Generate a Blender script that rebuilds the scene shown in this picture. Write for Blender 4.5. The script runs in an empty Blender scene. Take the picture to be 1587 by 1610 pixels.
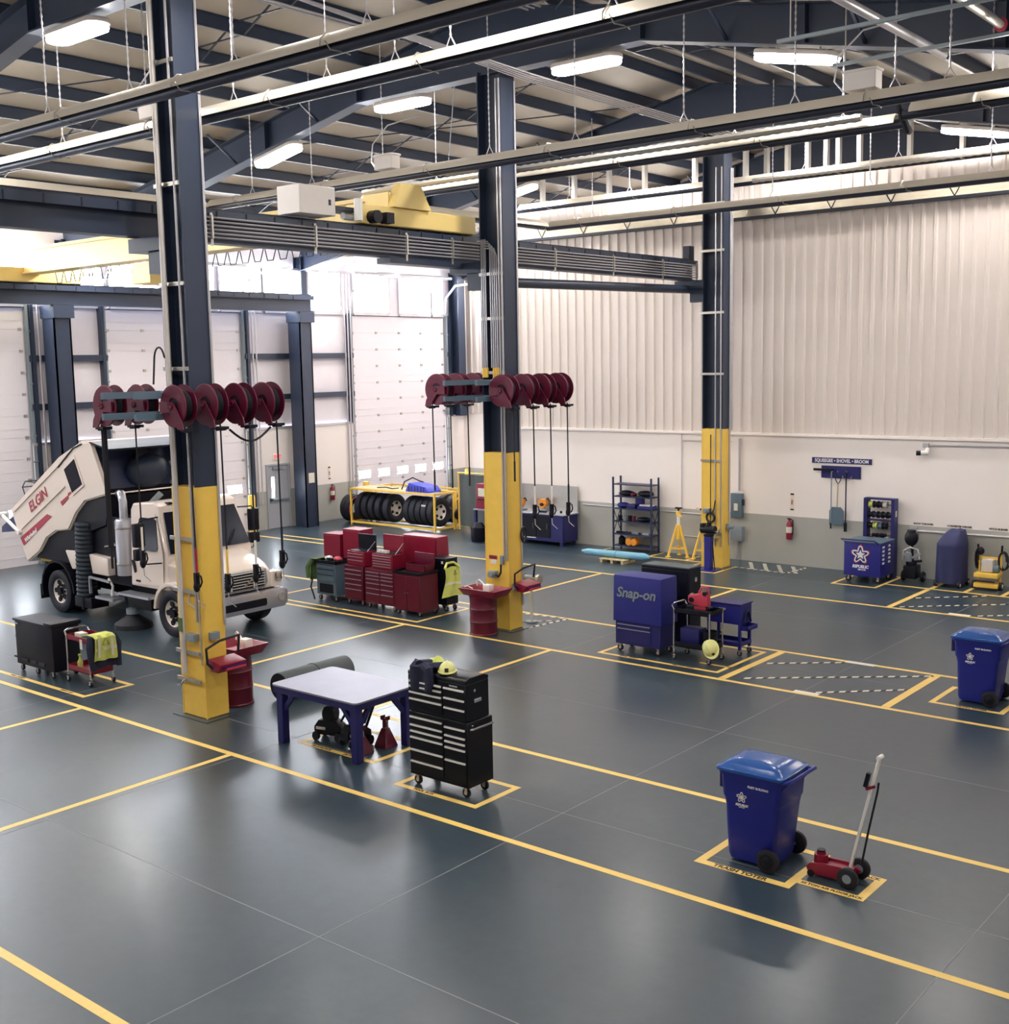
import bpy, bmesh, math, random
from mathutils import Vector, Matrix
S = bpy.context.scene
COL = S.collection
rnd = random.Random(7)
pi = math.pi

# ------------------------------------------------------------------ camera
cam_d = bpy.data.cameras.new('camera')
cam = bpy.data.objects.new('camera', cam_d)
COL.objects.link(cam)
cam_d.sensor_fit = 'HORIZONTAL'
cam_d.sensor_width = 36.0
cam_d.lens = 36.0 * 1856.5 / 1587
cam_d.clip_end = 300
YAW, TILT, ROLL = 2.26229733, 0.125842897, -0.0189377
fw = Vector((math.cos(YAW) * math.cos(TILT), math.sin(YAW) * math.cos(TILT), -math.sin(TILT)))
rt = Vector((math.sin(YAW), -math.cos(YAW), 0))
up = rt.cross(fw)
r2 = rt * math.cos(ROLL) + up * math.sin(ROLL)
u2 = up * math.cos(ROLL) - rt * math.sin(ROLL)
m = Matrix((r2, u2, -fw)).transposed().to_4x4()
m.translation = (0, 0, 5.6)
cam.matrix_world = m
S.camera = cam

# ------------------------------------------------------------------ world and exposure
S.view_settings.view_transform = 'Standard'
S.view_settings.look = 'None'
S.view_settings.gamma = 1
S.view_settings.use_curve_mapping = False
S.view_settings.exposure = 0.22
w = bpy.data.worlds.new('sky')
S.world = w
w.use_nodes = True
w.node_tree.nodes['Background'].inputs[0].default_value = (.86, .92, 1, 1)
w.node_tree.nodes['Background'].inputs[1].default_value = 5.0
LAMP, WINDOW = 76.0, 27.0
S.cycles.use_denoising = True
S.cycles.sample_clamp_indirect = 6
S.cycles.max_bounces = 8
S.cycles.diffuse_bounces = 5

# ------------------------------------------------------------------ materials
def lin(c):
    return tuple(((v / 255) / 12.92 if v <= 10 else ((v / 255 + .055) / 1.055) ** 2.4) for v in c)

def mat(name, rgb, rough=.5, metal=0.0, var=.10, scale=6.0, bump=0.0, spec=.5, coat=0.0, stretch=None, emit=0):
    m = bpy.data.materials.new(name)
    m.use_nodes = True
    nt = m.node_tree
    b = nt.nodes['Principled BSDF']
    c = lin(rgb)
    b.inputs['Roughness'].default_value = rough
    b.inputs['Metallic'].default_value = metal
    b.inputs['Specular IOR Level'].default_value = spec
    b.inputs['Coat Weight'].default_value = coat
    b.inputs['Coat Roughness'].default_value = .08
    tc = nt.nodes.new('ShaderNodeTexCoord')
    mp = nt.nodes.new('ShaderNodeMapping')
    mp.inputs['Scale'].default_value = stretch or (1, 1, 1)
    nt.links.new(tc.outputs['Object'], mp.inputs['Vector'])
    n = nt.nodes.new('ShaderNodeTexNoise')
    n.inputs['Scale'].default_value = scale
    n.inputs['Detail'].default_value = 5
    n.inputs['Roughness'].default_value = .6
    nt.links.new(mp.outputs['Vector'], n.inputs['Vector'])
    mx = nt.nodes.new('ShaderNodeMix')
    mx.data_type = 'RGBA'
    nt.links.new(n.outputs['Fac'], mx.inputs[0])
    mx.inputs[6].default_value = tuple(v * (1 - var) for v in c) + (1,)
    mx.inputs[7].default_value = tuple(min(1, v * (1 + var)) for v in c) + (1,)
    nt.links.new(mx.outputs[2], b.inputs['Base Color'])
    if bump:
        bp = nt.nodes.new('ShaderNodeBump')
        bp.inputs['Strength'].default_value = bump
        bp.inputs['Distance'].default_value = .02
        nt.links.new(n.outputs['Fac'], bp.inputs['Height'])
        nt.links.new(bp.outputs['Normal'], b.inputs['Normal'])
    if emit:
        b.inputs['Emission Color'].default_value = c + (1,)
        b.inputs['Emission Strength'].default_value = emit
    return m

def ramp(nt, src, stops):
    r = nt.nodes.new('ShaderNodeValToRGB')
    e = r.color_ramp.elements
    e[0].position, e[0].color = stops[0][0], stops[0][1] + (1,)
    e[1].position, e[1].color = stops[-1][0], stops[-1][1] + (1,)
    for p, c in stops[1:-1]:
        x = e.new(p); x.color = c + (1,)
    nt.links.new(src, r.inputs['Fac'])
    return r.outputs['Color']

M = {}
M['steel'] = mat('navy_steel', (40, 51, 72), .42, 0, .12, 3)
M['steel_dk'] = mat('dark_steel', (28, 35, 54), .5, 0, .12, 3)
M['yellow'] = mat('safety_yellow', (244, 202, 88), .4, 0, .10, 4)
M['crane'] = mat('crane_yellow', (240, 212, 136), .42, 0, .06, 2)
M['tape'] = mat('floor_tape_yellow', (246, 208, 116), .45, 0, .10, 9)
M['white_tape'] = mat('floor_tape_white', (226, 222, 206), .45, 0, .1, 9)
M['black_tape'] = mat('floor_tape_black', (26, 27, 34), .45, 0, .1, 9)
M['cream'] = mat('cream_wall_paint', (246, 238, 234), .6, 0, .03, 1.2, .05)
M['grey_band'] = mat('grey_block_paint', (174, 174, 168), .55, 0, .05, 2, .1)
M['panel'] = mat('ribbed_wall_panel', (226, 216, 210), .42, 0, .04, .8)
M['liner'] = mat('white_insulation', (232, 226, 232), .5, 0, .06, 2, .2)
M['doorw'] = mat('overhead_door_white', (240, 234, 240), .45, 0, .02, 1)
M['deck'] = mat('roof_deck', (184, 175, 162), .55, 0, .10, 1.2, .15, stretch=(.3, 1, 1))
M['galv'] = mat('galvanised_metal', (190, 186, 180), .32, .75, .12, 6)
M['reflector'] = mat('heater_reflector', (214, 206, 192), .3, .35, .08, 3)
M['tube_dk'] = mat('heater_tube', (58, 62, 76), .35, .5, .2, 10)
M['conduit'] = mat('conduit', (196, 194, 200), .35, .5, .1, 8)
M['black'] = mat('black_paint', (13, 15, 29), .45, 0, .15, 6, spec=.3)
M['black_gl'] = mat('black_gloss', (9, 10, 18), .3, 0, .15, 6, spec=.35)
M['rubber'] = mat('black_rubber', (16, 18, 30), .62, 0, .2, 12, .1)
M['tyre'] = mat('tyre_rubber', (22, 24, 38), .6, 0, .2, 14, .2)
M['maroon'] = mat('maroon_reel', (98, 20, 50), .36, 0, .12, 6)
M['red'] = mat('red_paint', (134, 20, 50), .36, 0, .12, 5)
M['red_dk'] = mat('dark_red_paint', (96, 14, 40), .36, 0, .15, 5)
M['blue'] = mat('blue_paint', (33, 36, 128), .42, 0, .12, 5)
M['blue_dk'] = mat('dark_blue_paint', (28, 29, 96), .42, 0, .12, 5)
M['toter'] = mat('bin_blue_plastic', (27, 37, 132), .36, 0, .08, 5)
M['lid'] = mat('bin_lid_plastic', (38, 84, 156), .2, 0, .08, 5)
M['bluecloth'] = mat('blue_vinyl_cover', (32, 37, 124), .55, 0, .1, 4, .1)
M['navycloth'] = mat('navy_cover', (40, 46, 92), .6, 0, .14, 4, .2)
M['truck'] = mat('truck_white', (240, 226, 216), .25, 0, .03, 2, coat=.5)
M['glass'] = mat('dark_glass', (18, 23, 42), .2, 0, .1, 2, spec=.12)
M['hosedark'] = mat('dark_teal_hose', (22, 36, 50), .5, 0, .15, 6)
M['shelfblue'] = mat('shelf_blue', (34, 44, 78), .45, 0, .1, 6)
M['chrome'] = mat('chrome', (214, 214, 218), .14, .9, .05, 6)
M['hub'] = mat('wheel_white', (240, 230, 220), .35, .1, .06, 6)
M['silver'] = mat('brushed_silver', (198, 200, 210), .3, .7, .06, 20, stretch=(1, 8, 1))
M['tabletop'] = mat('steel_plate', (150, 150, 166), .42, .35, .14, 3)
M['cool_grey'] = mat('cool_grey_paint', (92, 112, 128), .4, 0, .1, 5)
M['box_grey'] = mat('grey_electrical_box', (132, 144, 152), .45, 0, .08, 6)
M['ltgrey'] = mat('light_grey_box', (206, 200, 196), .5, 0, .05, 4)
M['doorgrey'] = mat('grey_door_paint', (166, 168, 176), .45, 0, .05, 3)
M['hivis'] = mat('hi_vis_cloth', (208, 216, 116), .8, 0, .16, 10, .5)
M['hivis_str'] = mat('reflective_stripe', (226, 226, 206), .45, 0, .08, 10)
M['green'] = mat('green_cloth', (86, 112, 64), .85, 0, .25, 8, .5)
M['navy_cl'] = mat('navy_fabric', (34, 38, 62), .9, 0, .2, 12, .4)
M['hat'] = mat('hard_hat_yellow', (226, 226, 150), .35, 0, .04, 6)
M['mat'] = mat('rubber_mat', (88, 96, 98), .75, 0, .1, 12, .2)
M['wood'] = mat('pallet_wood', (196, 178, 140), .75, 0, .2, 8, .2, stretch=(1, 8, 8))
M['ltblue'] = mat('light_blue_pipe', (120, 178, 206), .4, 0, .1, 8)
M['brightblue'] = mat('bright_blue_plastic', (44, 58, 196), .35, 0, .08, 6)
M['white'] = mat('white_plastic', (236, 234, 230), .45, 0, .03, 6)
M['paper'] = mat('paper_label', (232, 226, 212), .7, 0, .05, 12)
M['decal_red'] = mat('red_decal', (170, 40, 66), .4, 0, .05, 6)
M['txt_dark'] = mat('dark_lettering', (52, 44, 34), .6, 0, .05, 6)
M['txt_white'] = mat('white_lettering', (232, 232, 240), .5, 0, .04, 6)
M['orange'] = mat('orange_plastic', (236, 150, 46), .4, 0, .08, 6)
M['pinkred'] = mat('faded_red_plastic', (196, 62, 84), .4, 0, .1, 6)
M['lampbody'] = mat('lamp_housing', (196, 188, 184), .5, 0, .05, 5)
M['lens'] = mat('lamp_lens', (255, 249, 242), .5, 0, 0, 5, emit=LAMP)
M['winlit'] = mat('daylit_pane', (240, 246, 255), .3, 0, 0, 5, emit=WINDOW)
M['exit'] = mat('exit_sign_red', (255, 60, 60), .5, 0, 0, 5, emit=1.0)
M['silverband'] = mat('foil_band', (216, 206, 186), .3, .5, .2, 4, .1, stretch=(1, 6, 6))

def floor_material():
    m = bpy.data.materials.new('epoxy_floor')
    m.use_nodes = True
    nt = m.node_tree
    b = nt.nodes['Principled BSDF']
    tc = nt.nodes.new('ShaderNodeTexCoord')
    n1 = nt.nodes.new('ShaderNodeTexNoise'); n1.inputs['Scale'].default_value = .55; n1.inputs['Detail'].default_value = 3; n1.inputs['Roughness'].default_value = .45
    n2 = nt.nodes.new('ShaderNodeTexNoise'); n2.inputs['Scale'].default_value = 5; n2.inputs['Detail'].default_value = 8
    n2.inputs['Roughness'].default_value = .7
    for n in (n1, n2):
        nt.links.new(tc.outputs['Object'], n.inputs['Vector'])
    c = ramp(nt, n1.outputs['Fac'], [(.3, lin((44, 61, 74))), (.55, lin((53, 69, 80))), (.75, lin((66, 80, 87)))])
    mx = nt.nodes.new('ShaderNodeMix'); mx.data_type = 'RGBA'; mx.blend_type = 'MULTIPLY'; mx.inputs[0].default_value = .5
    nt.links.new(c, mx.inputs[6])
    nt.links.new(ramp(nt, n2.outputs['Fac'], [(.3, (.5, .52, .55)), (.72, (1, 1, 1))]), mx.inputs[7])
    nt.links.new(mx.outputs[2], b.inputs['Base Color'])
    rr = nt.nodes.new('ShaderNodeMapRange')
    rr.inputs['To Min'].default_value = .3; rr.inputs['To Max'].default_value = .42
    nt.links.new(n1.outputs['Fac'], rr.inputs['Value'])
    nt.links.new(rr.outputs['Result'], b.inputs['Roughness'])
    b.inputs['Specular IOR Level'].default_value = .5
    b.inputs['Coat Weight'].default_value = .22
    b.inputs['Coat Roughness'].default_value = .2
    return m
M['floor'] = floor_material()

# ------------------------------------------------------------------ mesh helpers
class B:
    """collects shapes, linked afterwards as ONE mesh object"""
    def __init__(s):
        s.bm = bmesh.new()
    def _faces(s, vs, fs):
        v = [s.bm.verts.new(p) for p in vs]
        for f in fs:
            try:
                s.bm.faces.new([v[i] for i in f])
            except ValueError:
                pass
        return s
    def box(s, x0, x1, y0, y1, z0, z1, t=0, tx=None):
        """t insets the top (taper) on x and y"""
        tx = t if tx is None else tx
        vs = [(x0, y0, z0), (x1, y0, z0), (x1, y1, z0), (x0, y1, z0),
              (x0 + tx, y0 + t, z1), (x1 - tx, y0 + t, z1), (x1 - tx, y1 - t, z1), (x0 + tx, y1 - t, z1)]
        return s._faces(vs, [(3, 2, 1, 0), (4, 5, 6, 7), (0, 1, 5, 4), (1, 2, 6, 5), (2, 3, 7, 6), (3, 0, 4, 7)])
    def cbox(s, c, d):
        return s.box(c[0] - d[0] / 2, c[0] + d[0] / 2, c[1] - d[1] / 2, c[1] + d[1] / 2, c[2] - d[2] / 2, c[2] + d[2] / 2)
    def bar(s, p, q, w, h=None, upv=(0, 0, 1)):
        """square bar from p to q"""
        h = h or w
        p, q = Vector(p), Vector(q)
        d = (q - p).normalized()
        a = d.cross(Vector(upv))
        if a.length < 1e-4:
            a = d.cross(Vector((1, 0, 0)))
        a.normalize()
        b = a.cross(d).normalized()
        a *= w / 2; b *= h / 2
        vs = [p - a - b, p + a - b, p + a + b, p - a + b, q - a - b, q + a - b, q + a + b, q - a + b]
        return s._faces(vs, [(3, 2, 1, 0), (4, 5, 6, 7), (0, 1, 5, 4), (1, 2, 6, 5), (2, 3, 7, 6), (3, 0, 4, 7)])
    def cyl(s, p, q, r, r1=None, n=12):
        r1 = r if r1 is None else r1
        return s.tube([p, q], [r, r1], n)
    def tube(s, pts, r, n=8, closed=False):
        pts = [Vector(p) for p in pts]
        k = len(pts)
        rs = r if isinstance(r, (list, tuple)) else [r] * k
        prev = None
        rings = []
        for i, p in enumerate(pts):
            if closed:
                d = (pts[(i + 1) % k] - pts[i - 1]).normalized()
            else:
                d = (pts[min(i + 1, k - 1)] - pts[max(i - 1, 0)]).normalized()
            if prev is None:
                a = d.cross(Vector((0, 0, 1)))
                if a.length < 1e-3:
                    a = d.cross(Vector((1, 0, 0)))
            else:
                a = prev - d * prev.dot(d)
            a.normalize(); prev = a
            b = d.cross(a)
            rings.append([s.bm.verts.new(p + (a * math.cos(2 * pi * j / n) + b * math.sin(2 * pi * j / n)) * rs[i]) for j in range(n)])
        for i in range(k if closed else k - 1):
            A, Bq = rings[i], rings[(i + 1) % k]
            for j in range(n):
                s.bm.faces.new((A[j], A[(j + 1) % n], Bq[(j + 1) % n], Bq[j]))
        if not closed:
            s.bm.faces.new(rings[0][::-1]); s.bm.faces.new(rings[-1])
        return s
    def lathe(s, prof, o=(0, 0, 0), ax='z', n=20, closed=False, cap=True):
        """prof: (radius, height along ax)"""
        o = Vector(o)
        def pt(r, h, a):
            c, q = r * math.cos(a), r * math.sin(a)
            return o + Vector({'z': (c, q, h), 'y': (c, h, q), 'x': (h, c, q)}[ax])
        rings = []
        for r, h in prof:
            if r < 1e-6:
                rings.append([s.bm.verts.new(pt(0, h, 0))])
            else:
                rings.append([s.bm.verts.new(pt(r, h, 2 * pi * j / n)) for j in range(n)])
        k = len(rings)
        for i in range(k if closed and k > 2 else k - 1):
            A, Q = rings[i], rings[(i + 1) % k]
            for j in range(n):
                j2 = (j + 1) % n
                if len(A) == 1 and len(Q) == 1: continue
                if len(A) == 1: s.bm.faces.new((A[0], Q[j2], Q[j]))
                elif len(Q) == 1: s.bm.faces.new((A[j], A[j2], Q[0]))
                else: s.bm.faces.new((A[j], A[j2], Q[j2], Q[j]))
        if not closed and cap:
            if len(rings[0]) > 1: s.bm.faces.new(rings[0][::-1])
            if len(rings[-1]) > 1: s.bm.faces.new(rings[-1])
        return s
    def prism(s, poly, a, b, pl='xz', inset=0):
        """polygon in plane pl extruded along the third axis from a to b"""
        def pt(u, v, w):
            return {'xz': (u, w, v), 'yz': (w, u, v), 'xy': (u, v, w)}[pl]
        n = len(poly)
        v0 = [s.bm.verts.new(pt(u, v, a)) for u, v in poly]
        v1 = [s.bm.verts.new(pt(u, v, b)) for u, v in poly]
        s.bm.faces.new(v0[::-1]); s.bm.faces.new(v1)
        for i in range(n):
            s.bm.faces.new((v0[i], v0[(i + 1) % n], v1[(i + 1) % n], v1[i]))
        return s
    def sph(s, c, r, nu=14, nv=8, v0=-.5, v1=.5):
        """ellipsoid, r = 3 radii; v0..v1 in units of pi is the latitude range"""
        c = Vector(c)
        prof = []
        rings = []
        for i in range(nv + 1):
            t = pi * (v0 + (v1 - v0) * i / nv)
            cr, z = math.cos(t), math.sin(t)
            if cr < 1e-5:
                rings.append([s.bm.verts.new(c + Vector((0, 0, r[2] * z)))])
            else:
                rings.append([s.bm.verts.new(c + Vector((r[0] * cr * math.cos(2 * pi * j / nu), r[1] * cr * math.sin(2 * pi * j / nu), r[2] * z))) for j in range(nu)])
        for i in range(nv):
            A, Q = rings[i], rings[i + 1]
            for j in range(nu):
                j2 = (j + 1) % nu
                if len(A) == 1: s.bm.faces.new((A[0], Q[j2], Q[j]))
                elif len(Q) == 1: s.bm.faces.new((A[j], A[j2], Q[0]))
                else: s.bm.faces.new((A[j], A[j2], Q[j2], Q[j]))
        for R, fl in ((rings[0], 1), (rings[-1], 0)):
            if len(R) > 1: s.bm.faces.new(R[::-1] if fl else R)
        return s
    def grid(s, fn, nu, nv, thick=0):
        """surface fn(u,v) on 0..1"""
        P = [[s.bm.verts.new(fn(i / nu, j / nv)) for j in range(nv + 1)] for i in range(nu + 1)]
        F = []
        for i in range(nu):
            for j in range(nv):
                F.append(s.bm.faces.new((P[i][j], P[i + 1][j], P[i + 1][j + 1], P[i][j + 1])))
        if thick:
            s.bm.normal_update()
            bmesh.ops.solidify(s.bm, geom=F, thickness=thick)
        return s

def rrect(x0, x1, z0, z1, r, n=4):
    out = []
    for cx, cz, a in ((x1 - r, z1 - r, 0), (x0 + r, z1 - r, .5), (x0 + r, z0 + r, 1), (x1 - r, z0 + r, 1.5)):
        for i in range(n + 1):
            t = (a + .5 * i / n) * pi
            out.append((cx + r * math.cos(t), cz + r * math.sin(t)))
    return out

def mesh_of(b, name, bev=0, seg=2, ang=35):
    bm = b.bm
    bmesh.ops.recalc_face_normals(bm, faces=bm.faces)
    if bev:
        ed = [e for e in bm.edges if len(e.link_faces) == 2 and e.calc_face_angle(0) > math.radians(ang)]
        bmesh.ops.bevel(bm, geom=ed, offset=bev, segments=seg, affect='EDGES', profile=.6, clamp_overlap=True)
    bm.normal_update()
    for e in bm.edges:
        e.smooth = len(e.link_faces) != 2 or e.calc_face_angle(0) < math.radians(38)
    for f in bm.faces:
        f.smooth = True
    me = bpy.data.meshes.new(name)
    bm.to_mesh(me); bm.free()
    return me

def obj(name, b, m, parent=None, bev=0, seg=2, loc=(0, 0, 0), label=None, kind=None, rot=None):
    me = b if isinstance(b, bpy.types.Mesh) else mesh_of(b, name, bev, seg)
    if not me.materials:
        me.materials.append(M[m] if isinstance(m, str) else m)
    o = bpy.data.objects.new(name, me)
    COL.objects.link(o)
    o.location = loc
    if rot: o.rotation_euler = rot
    if parent: o.parent = parent
    if label: o['label'] = label
    if kind: o['kind'] = kind
    return o

def thing(name, label, cat, loc=(0, 0, 0), rz=0, group=None):
    o = bpy.data.objects.new(name, None)
    o.empty_display_size = .2
    COL.objects.link(o)
    o.location = loc
    o.rotation_euler = (0, 0, rz)
    o['label'] = label; o['category'] = cat
    if group: o['group'] = group
    return o

def tag(o, label, cat, group=None):
    o['label'] = label; o['category'] = cat
    if group: o['group'] = group
    return o

def copy_tree(o, parent=None, loc=None):
    c = o.copy()
    COL.objects.link(c)
    if parent: c.parent = parent
    if loc is not None: c.location = loc
    for ch in o.children:
        copy_tree(ch, c)
    return c

def text(s, size, loc, m, parent=None, rot=(0, 0, 0), name='lettering', sx=1, shear=0, ext=.0015, align='CENTER', bold=0):
    """flat print: lettering standing a hair proud of its surface"""
    cu = bpy.data.curves.new(name, 'FONT')
    cu.body = s; cu.size = size; cu.align_x = align; cu.align_y = 'CENTER'
    cu.extrude = ext; cu.shear = shear; cu.resolution_u = 3
    cu.offset = bold
    tmp = bpy.data.objects.new(name, cu)
    me = bpy.data.meshes.new_from_object(tmp)
    me.materials.clear(); me.materials.append(M[m])
    bpy.data.objects.remove(tmp); bpy.data.curves.remove(cu)
    o = bpy.data.objects.new(name, me)
    COL.objects.link(o)
    o.location = loc; o.rotation_euler = rot; o.scale = (sx, 1, 1)
    if parent: o.parent = parent
    return o
FACE_Y = (pi / 2, 0, 0)            # reads from -Y
FACE_X = (pi / 2, 0, pi / 2)       # reads from +X

# ================================================================== SETTING
RIDGE, SLOPE, RX = 12.9, .185, -15.9
def roof_z(x): return RIDGE - SLOPE * abs(x - RX)
XB, XF, YN, YE = -32.3, 1.6, -9.0, 36.5      # door wall, wall behind camera, near end, far end

floor = obj('floor', B().box(XB - .4, XF, YN, YE, -.2, 0), 'floor', kind='structure')
JW = .014
def strip(name, x0, x1, y0, y1, m, z=.002, parent=floor):
    return obj(name, B().box(x0, x1, y0, y1, 0.0005, z), m, parent)
M['joint'] = mat('joint_dust', (132, 136, 138), .8, 0, .3, 3)
for k in range(-4, 2):
    strip('control_joint', -8.53 + 5.06 * k - JW / 2, -8.53 + 5.06 * k + JW / 2, YN, YE, 'joint', .0012)
for k in range(-3, 8):
    y = 7.3 + 4.03 * k
    strip('control_joint', XB, XF, y - JW / 2, y + JW / 2, 'joint', .0012)
T = .1
for y in (5.2, 10.27, 12.9, 17.97, 20.42, 25.45):
    strip('lane_stripe', -30.8, .8, y - T / 2, y + T / 2, 'tape')
for y0, y1 in ((5.2, 10.27), (12.9, 17.97), (20.42, 25.45)):
    for x in (-17.75, -13.76):
        strip('lane_stripe', x - T / 2, x + T / 2, y0 + T / 2, y1 - T / 2, 'tape')
def tape_box(x0, x1, y0, y1, w=.1, sides='NSEW'):
    """marked bay on the floor; N far y, S near y, E +x, W -x"""
    if 'S' in sides: strip('bay_tape', x0, x1, y0, y0 + w, 'tape', .003)
    if 'N' in sides: strip('bay_tape', x0, x1, y1 - w, y1, 'tape', .003)
    if 'W' in sides: strip('bay_tape', x0, x0 + w, y0 + w, y1 - w, 'tape', .003)
    if 'E' in sides: strip('bay_tape', x1 - w, x1, y0 + w, y1 - w, 'tape', .003)
def hazard(p, q, w=.075, n=None):
    """black tape with slanting white blocks"""
    p, q = Vector(p).to_3d(), Vector(q).to_3d()
    d = (q - p); L = d.length; d.normalize()
    s = Vector((-d.y, d.x, 0)) * w / 2
    z = Vector((0, 0, .0035))
    bk = B()
    lo = Vector((0, 0, .0005))
    bk._faces([p - s + lo, q - s + lo, q + s + lo, p + s + lo, p - s + z, q - s + z, q + s + z, p + s + z],
              [(3, 2, 1, 0), (4, 5, 6, 7), (0, 1, 5, 4), (1, 2, 6, 5), (2, 3, 7, 6), (3, 0, 4, 7)])
    obj('hazard_tape', bk, 'black_tape', floor)
    bw = B(); n = n or max(1, int(L / .2))
    z2 = Vector((0, 0, .0045))
    for i in range(n):
        a = p + d * (L * (i + .1) / n); b = a + d * (L * .55 / n)
        k = d * .05
        vs = [a - s, b - s, b + s + k, a + s + k]
        bw._faces([v + lo for v in vs] + [v + z2 for v in vs], [(3, 2, 1, 0), (4, 5, 6, 7), (0, 1, 5, 4), (1, 2, 6, 5), (2, 3, 7, 6), (3, 0, 4, 7)])
    obj('hazard_block', bw, 'white_tape', floor)
# hatched keep-clear bays
for x0, x1, y0, y1 in ((-10.1, -7.0, 18.03, 20.36),):
    strip('bay_tape', x0, x0 + .14, y0, y1, 'tape', .003); strip('bay_tape', x1 - .14, x1, y0, y1, 'tape', .003)
hazard((-9.9, 19.4), (-8.75, 20.3)); hazard((-9.75, 18.25), (-7.1, 20.3)); hazard((-8.35, 18.12), (-7.16, 19.2))
strip('bay_tape', -8.75, -8.2, 20.33, 20.47, 'paper', .004); strip('bay_tape', -8.66, -8.22, 17.98, 18.12, 'paper', .004)
strip('bay_tape', -10.03, -9.9, 25.5, 27.95, 'tape', .003)
strip('bay_tape', -11.05, -6, 28.0, 28.1, 'tape', .003)
hazard((-9.87, 26.75), (-8.55, 27.95)); hazard((-9.8, 25.6), (-7.3, 27.75)); hazard((-8.1, 25.6), (-6.3, 27.1))
strip('bay_tape', -8.66, -8.2, 25.5, 25.62, 'paper', .004)
for x in (-9.95, -9.15, -8.3, -7.4):
    strip('bay_tape', x - .05, x + .05, 28.1, 29.25, 'tape', .003)
# hazard triangles at the columns
hazard((-15.36, 28.2), (-13.75, 28.1)); hazard((-13.72, 28.1), (-13.66, 29.15))
for k in range(4):
    hazard((-15.3 + .42 * k, 29.1), (-14.75 + .42 * k, 28.16), .1, 5)
hazard((-15.35, 18.98), (-15.15, 20.4)); hazard((-15.2, 20.4), (-16.3, 20.3)); hazard((-16.2, 19.2), (-15.3, 20.1), .05)
# marked bays under the tools
tape_box(-21.4, -18.3, 10.6, 11.62, .09, 'SEN')
tape_box(-13.4, -11.78, 11.2, 12.28, .09)
tape_box(-10.97, -9.5, 10.79, 11.72, .09)
tape_box(-6.5, -5.34, 11.07, 12.12, .1)
tape_box(-5.34, -4.6, 11.25, 11.9, .1, 'SNE')
tape_box(-6.62, -5.44, 18.69, 19.85, .09)
tape_box(-12.9, -10.26, 18.31, 20.2, .08)
tape_box(-10.9, -10.26, 18.75, 20.2, .06, 'S')
tape_box(-22.7, -17.65, 18.24, 20.05, .08)
tape_box(-12.22, -11.05, 27.42, 29.2, .08)
tape_box(-16.4, -15.26, 27.05, 28.3, .07, 'SEW')
tape_box(-20.0, -16.4, 28.36, 29.2, .07, 'SEW'); strip('bay_tape', -18.2, -18.13, 28.43, 29.2, 'tape', .003); strip('bay_tape', -17.0, -16.93, 28.43, 29.2, 'tape', .003)
strip('bay_tape', -31.4, -27.5, 24.85, 24.95, 'tape', .003)
def floor_text(s, x, y, size=.075, rz=0):
    text(s, size, (x, y, .0035), 'txt_dark', floor, (0, 0, rz), 'bay_lettering', bold=size * .035, ext=.001)
floor_text('TRASH TOTER', -5.95, 11.12, .1); floor_text('22 TON AIR FLOOR JACK', -4.97, 11.3, .06)
floor_text('JACK', -4.75, 11.85, .08)
floor_text('TOOL BOX', -10.45, 10.835, .07); floor_text('FLOOR JACK', -12.9, 11.245, .07); floor_text('JACK STANDS', -12.2, 11.245, .07)
floor_text('TRASH TOTER', -5.95, 18.735, .075); floor_text('TOOL CHEST', -12.2, 18.35, .07); floor_text('SERVICE CART', -11.0, 18.35, .07)
floor_text('TOOL CABINET', -20.6, 10.645, .07); floor_text('SERVICE CART', -18.9, 10.645, .06); floor_text('TOOL CHESTS', -20.3, 18.28, .07)

# ---------------------------------------------------------------- roof
deck = B()
for x0, x1 in ((XB, RX), (RX, XF)):
    deck.prism([(x0, roof_z(x0)), (x1, roof_z(x1)), (x1, roof_z(x1) + .1), (x0, roof_z(x0) + .1)], YN, YE + .3)
ceiling = obj('ceiling', deck, 'deck', kind='structure')
pur = mesh_of(B().prism([(-.01, -.25), (-.07, -.25), (-.07, -.238), (0, -.238), (0, -.012), (.07, -.012), (.07, 0), (-.01, 0)], YN, YE), 'purlin')
pur.materials.append(M['steel'])
xs = []
for k in range(12):
    xs += [RX - .45 - 1.41 * k, RX + .45 + 1.41 * k]
for x in xs:
    if XB + .2 < x < XF - .2:
        obj('purlin', pur, 'steel', ceiling, loc=(x, 0, roof_z(x)))
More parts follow.
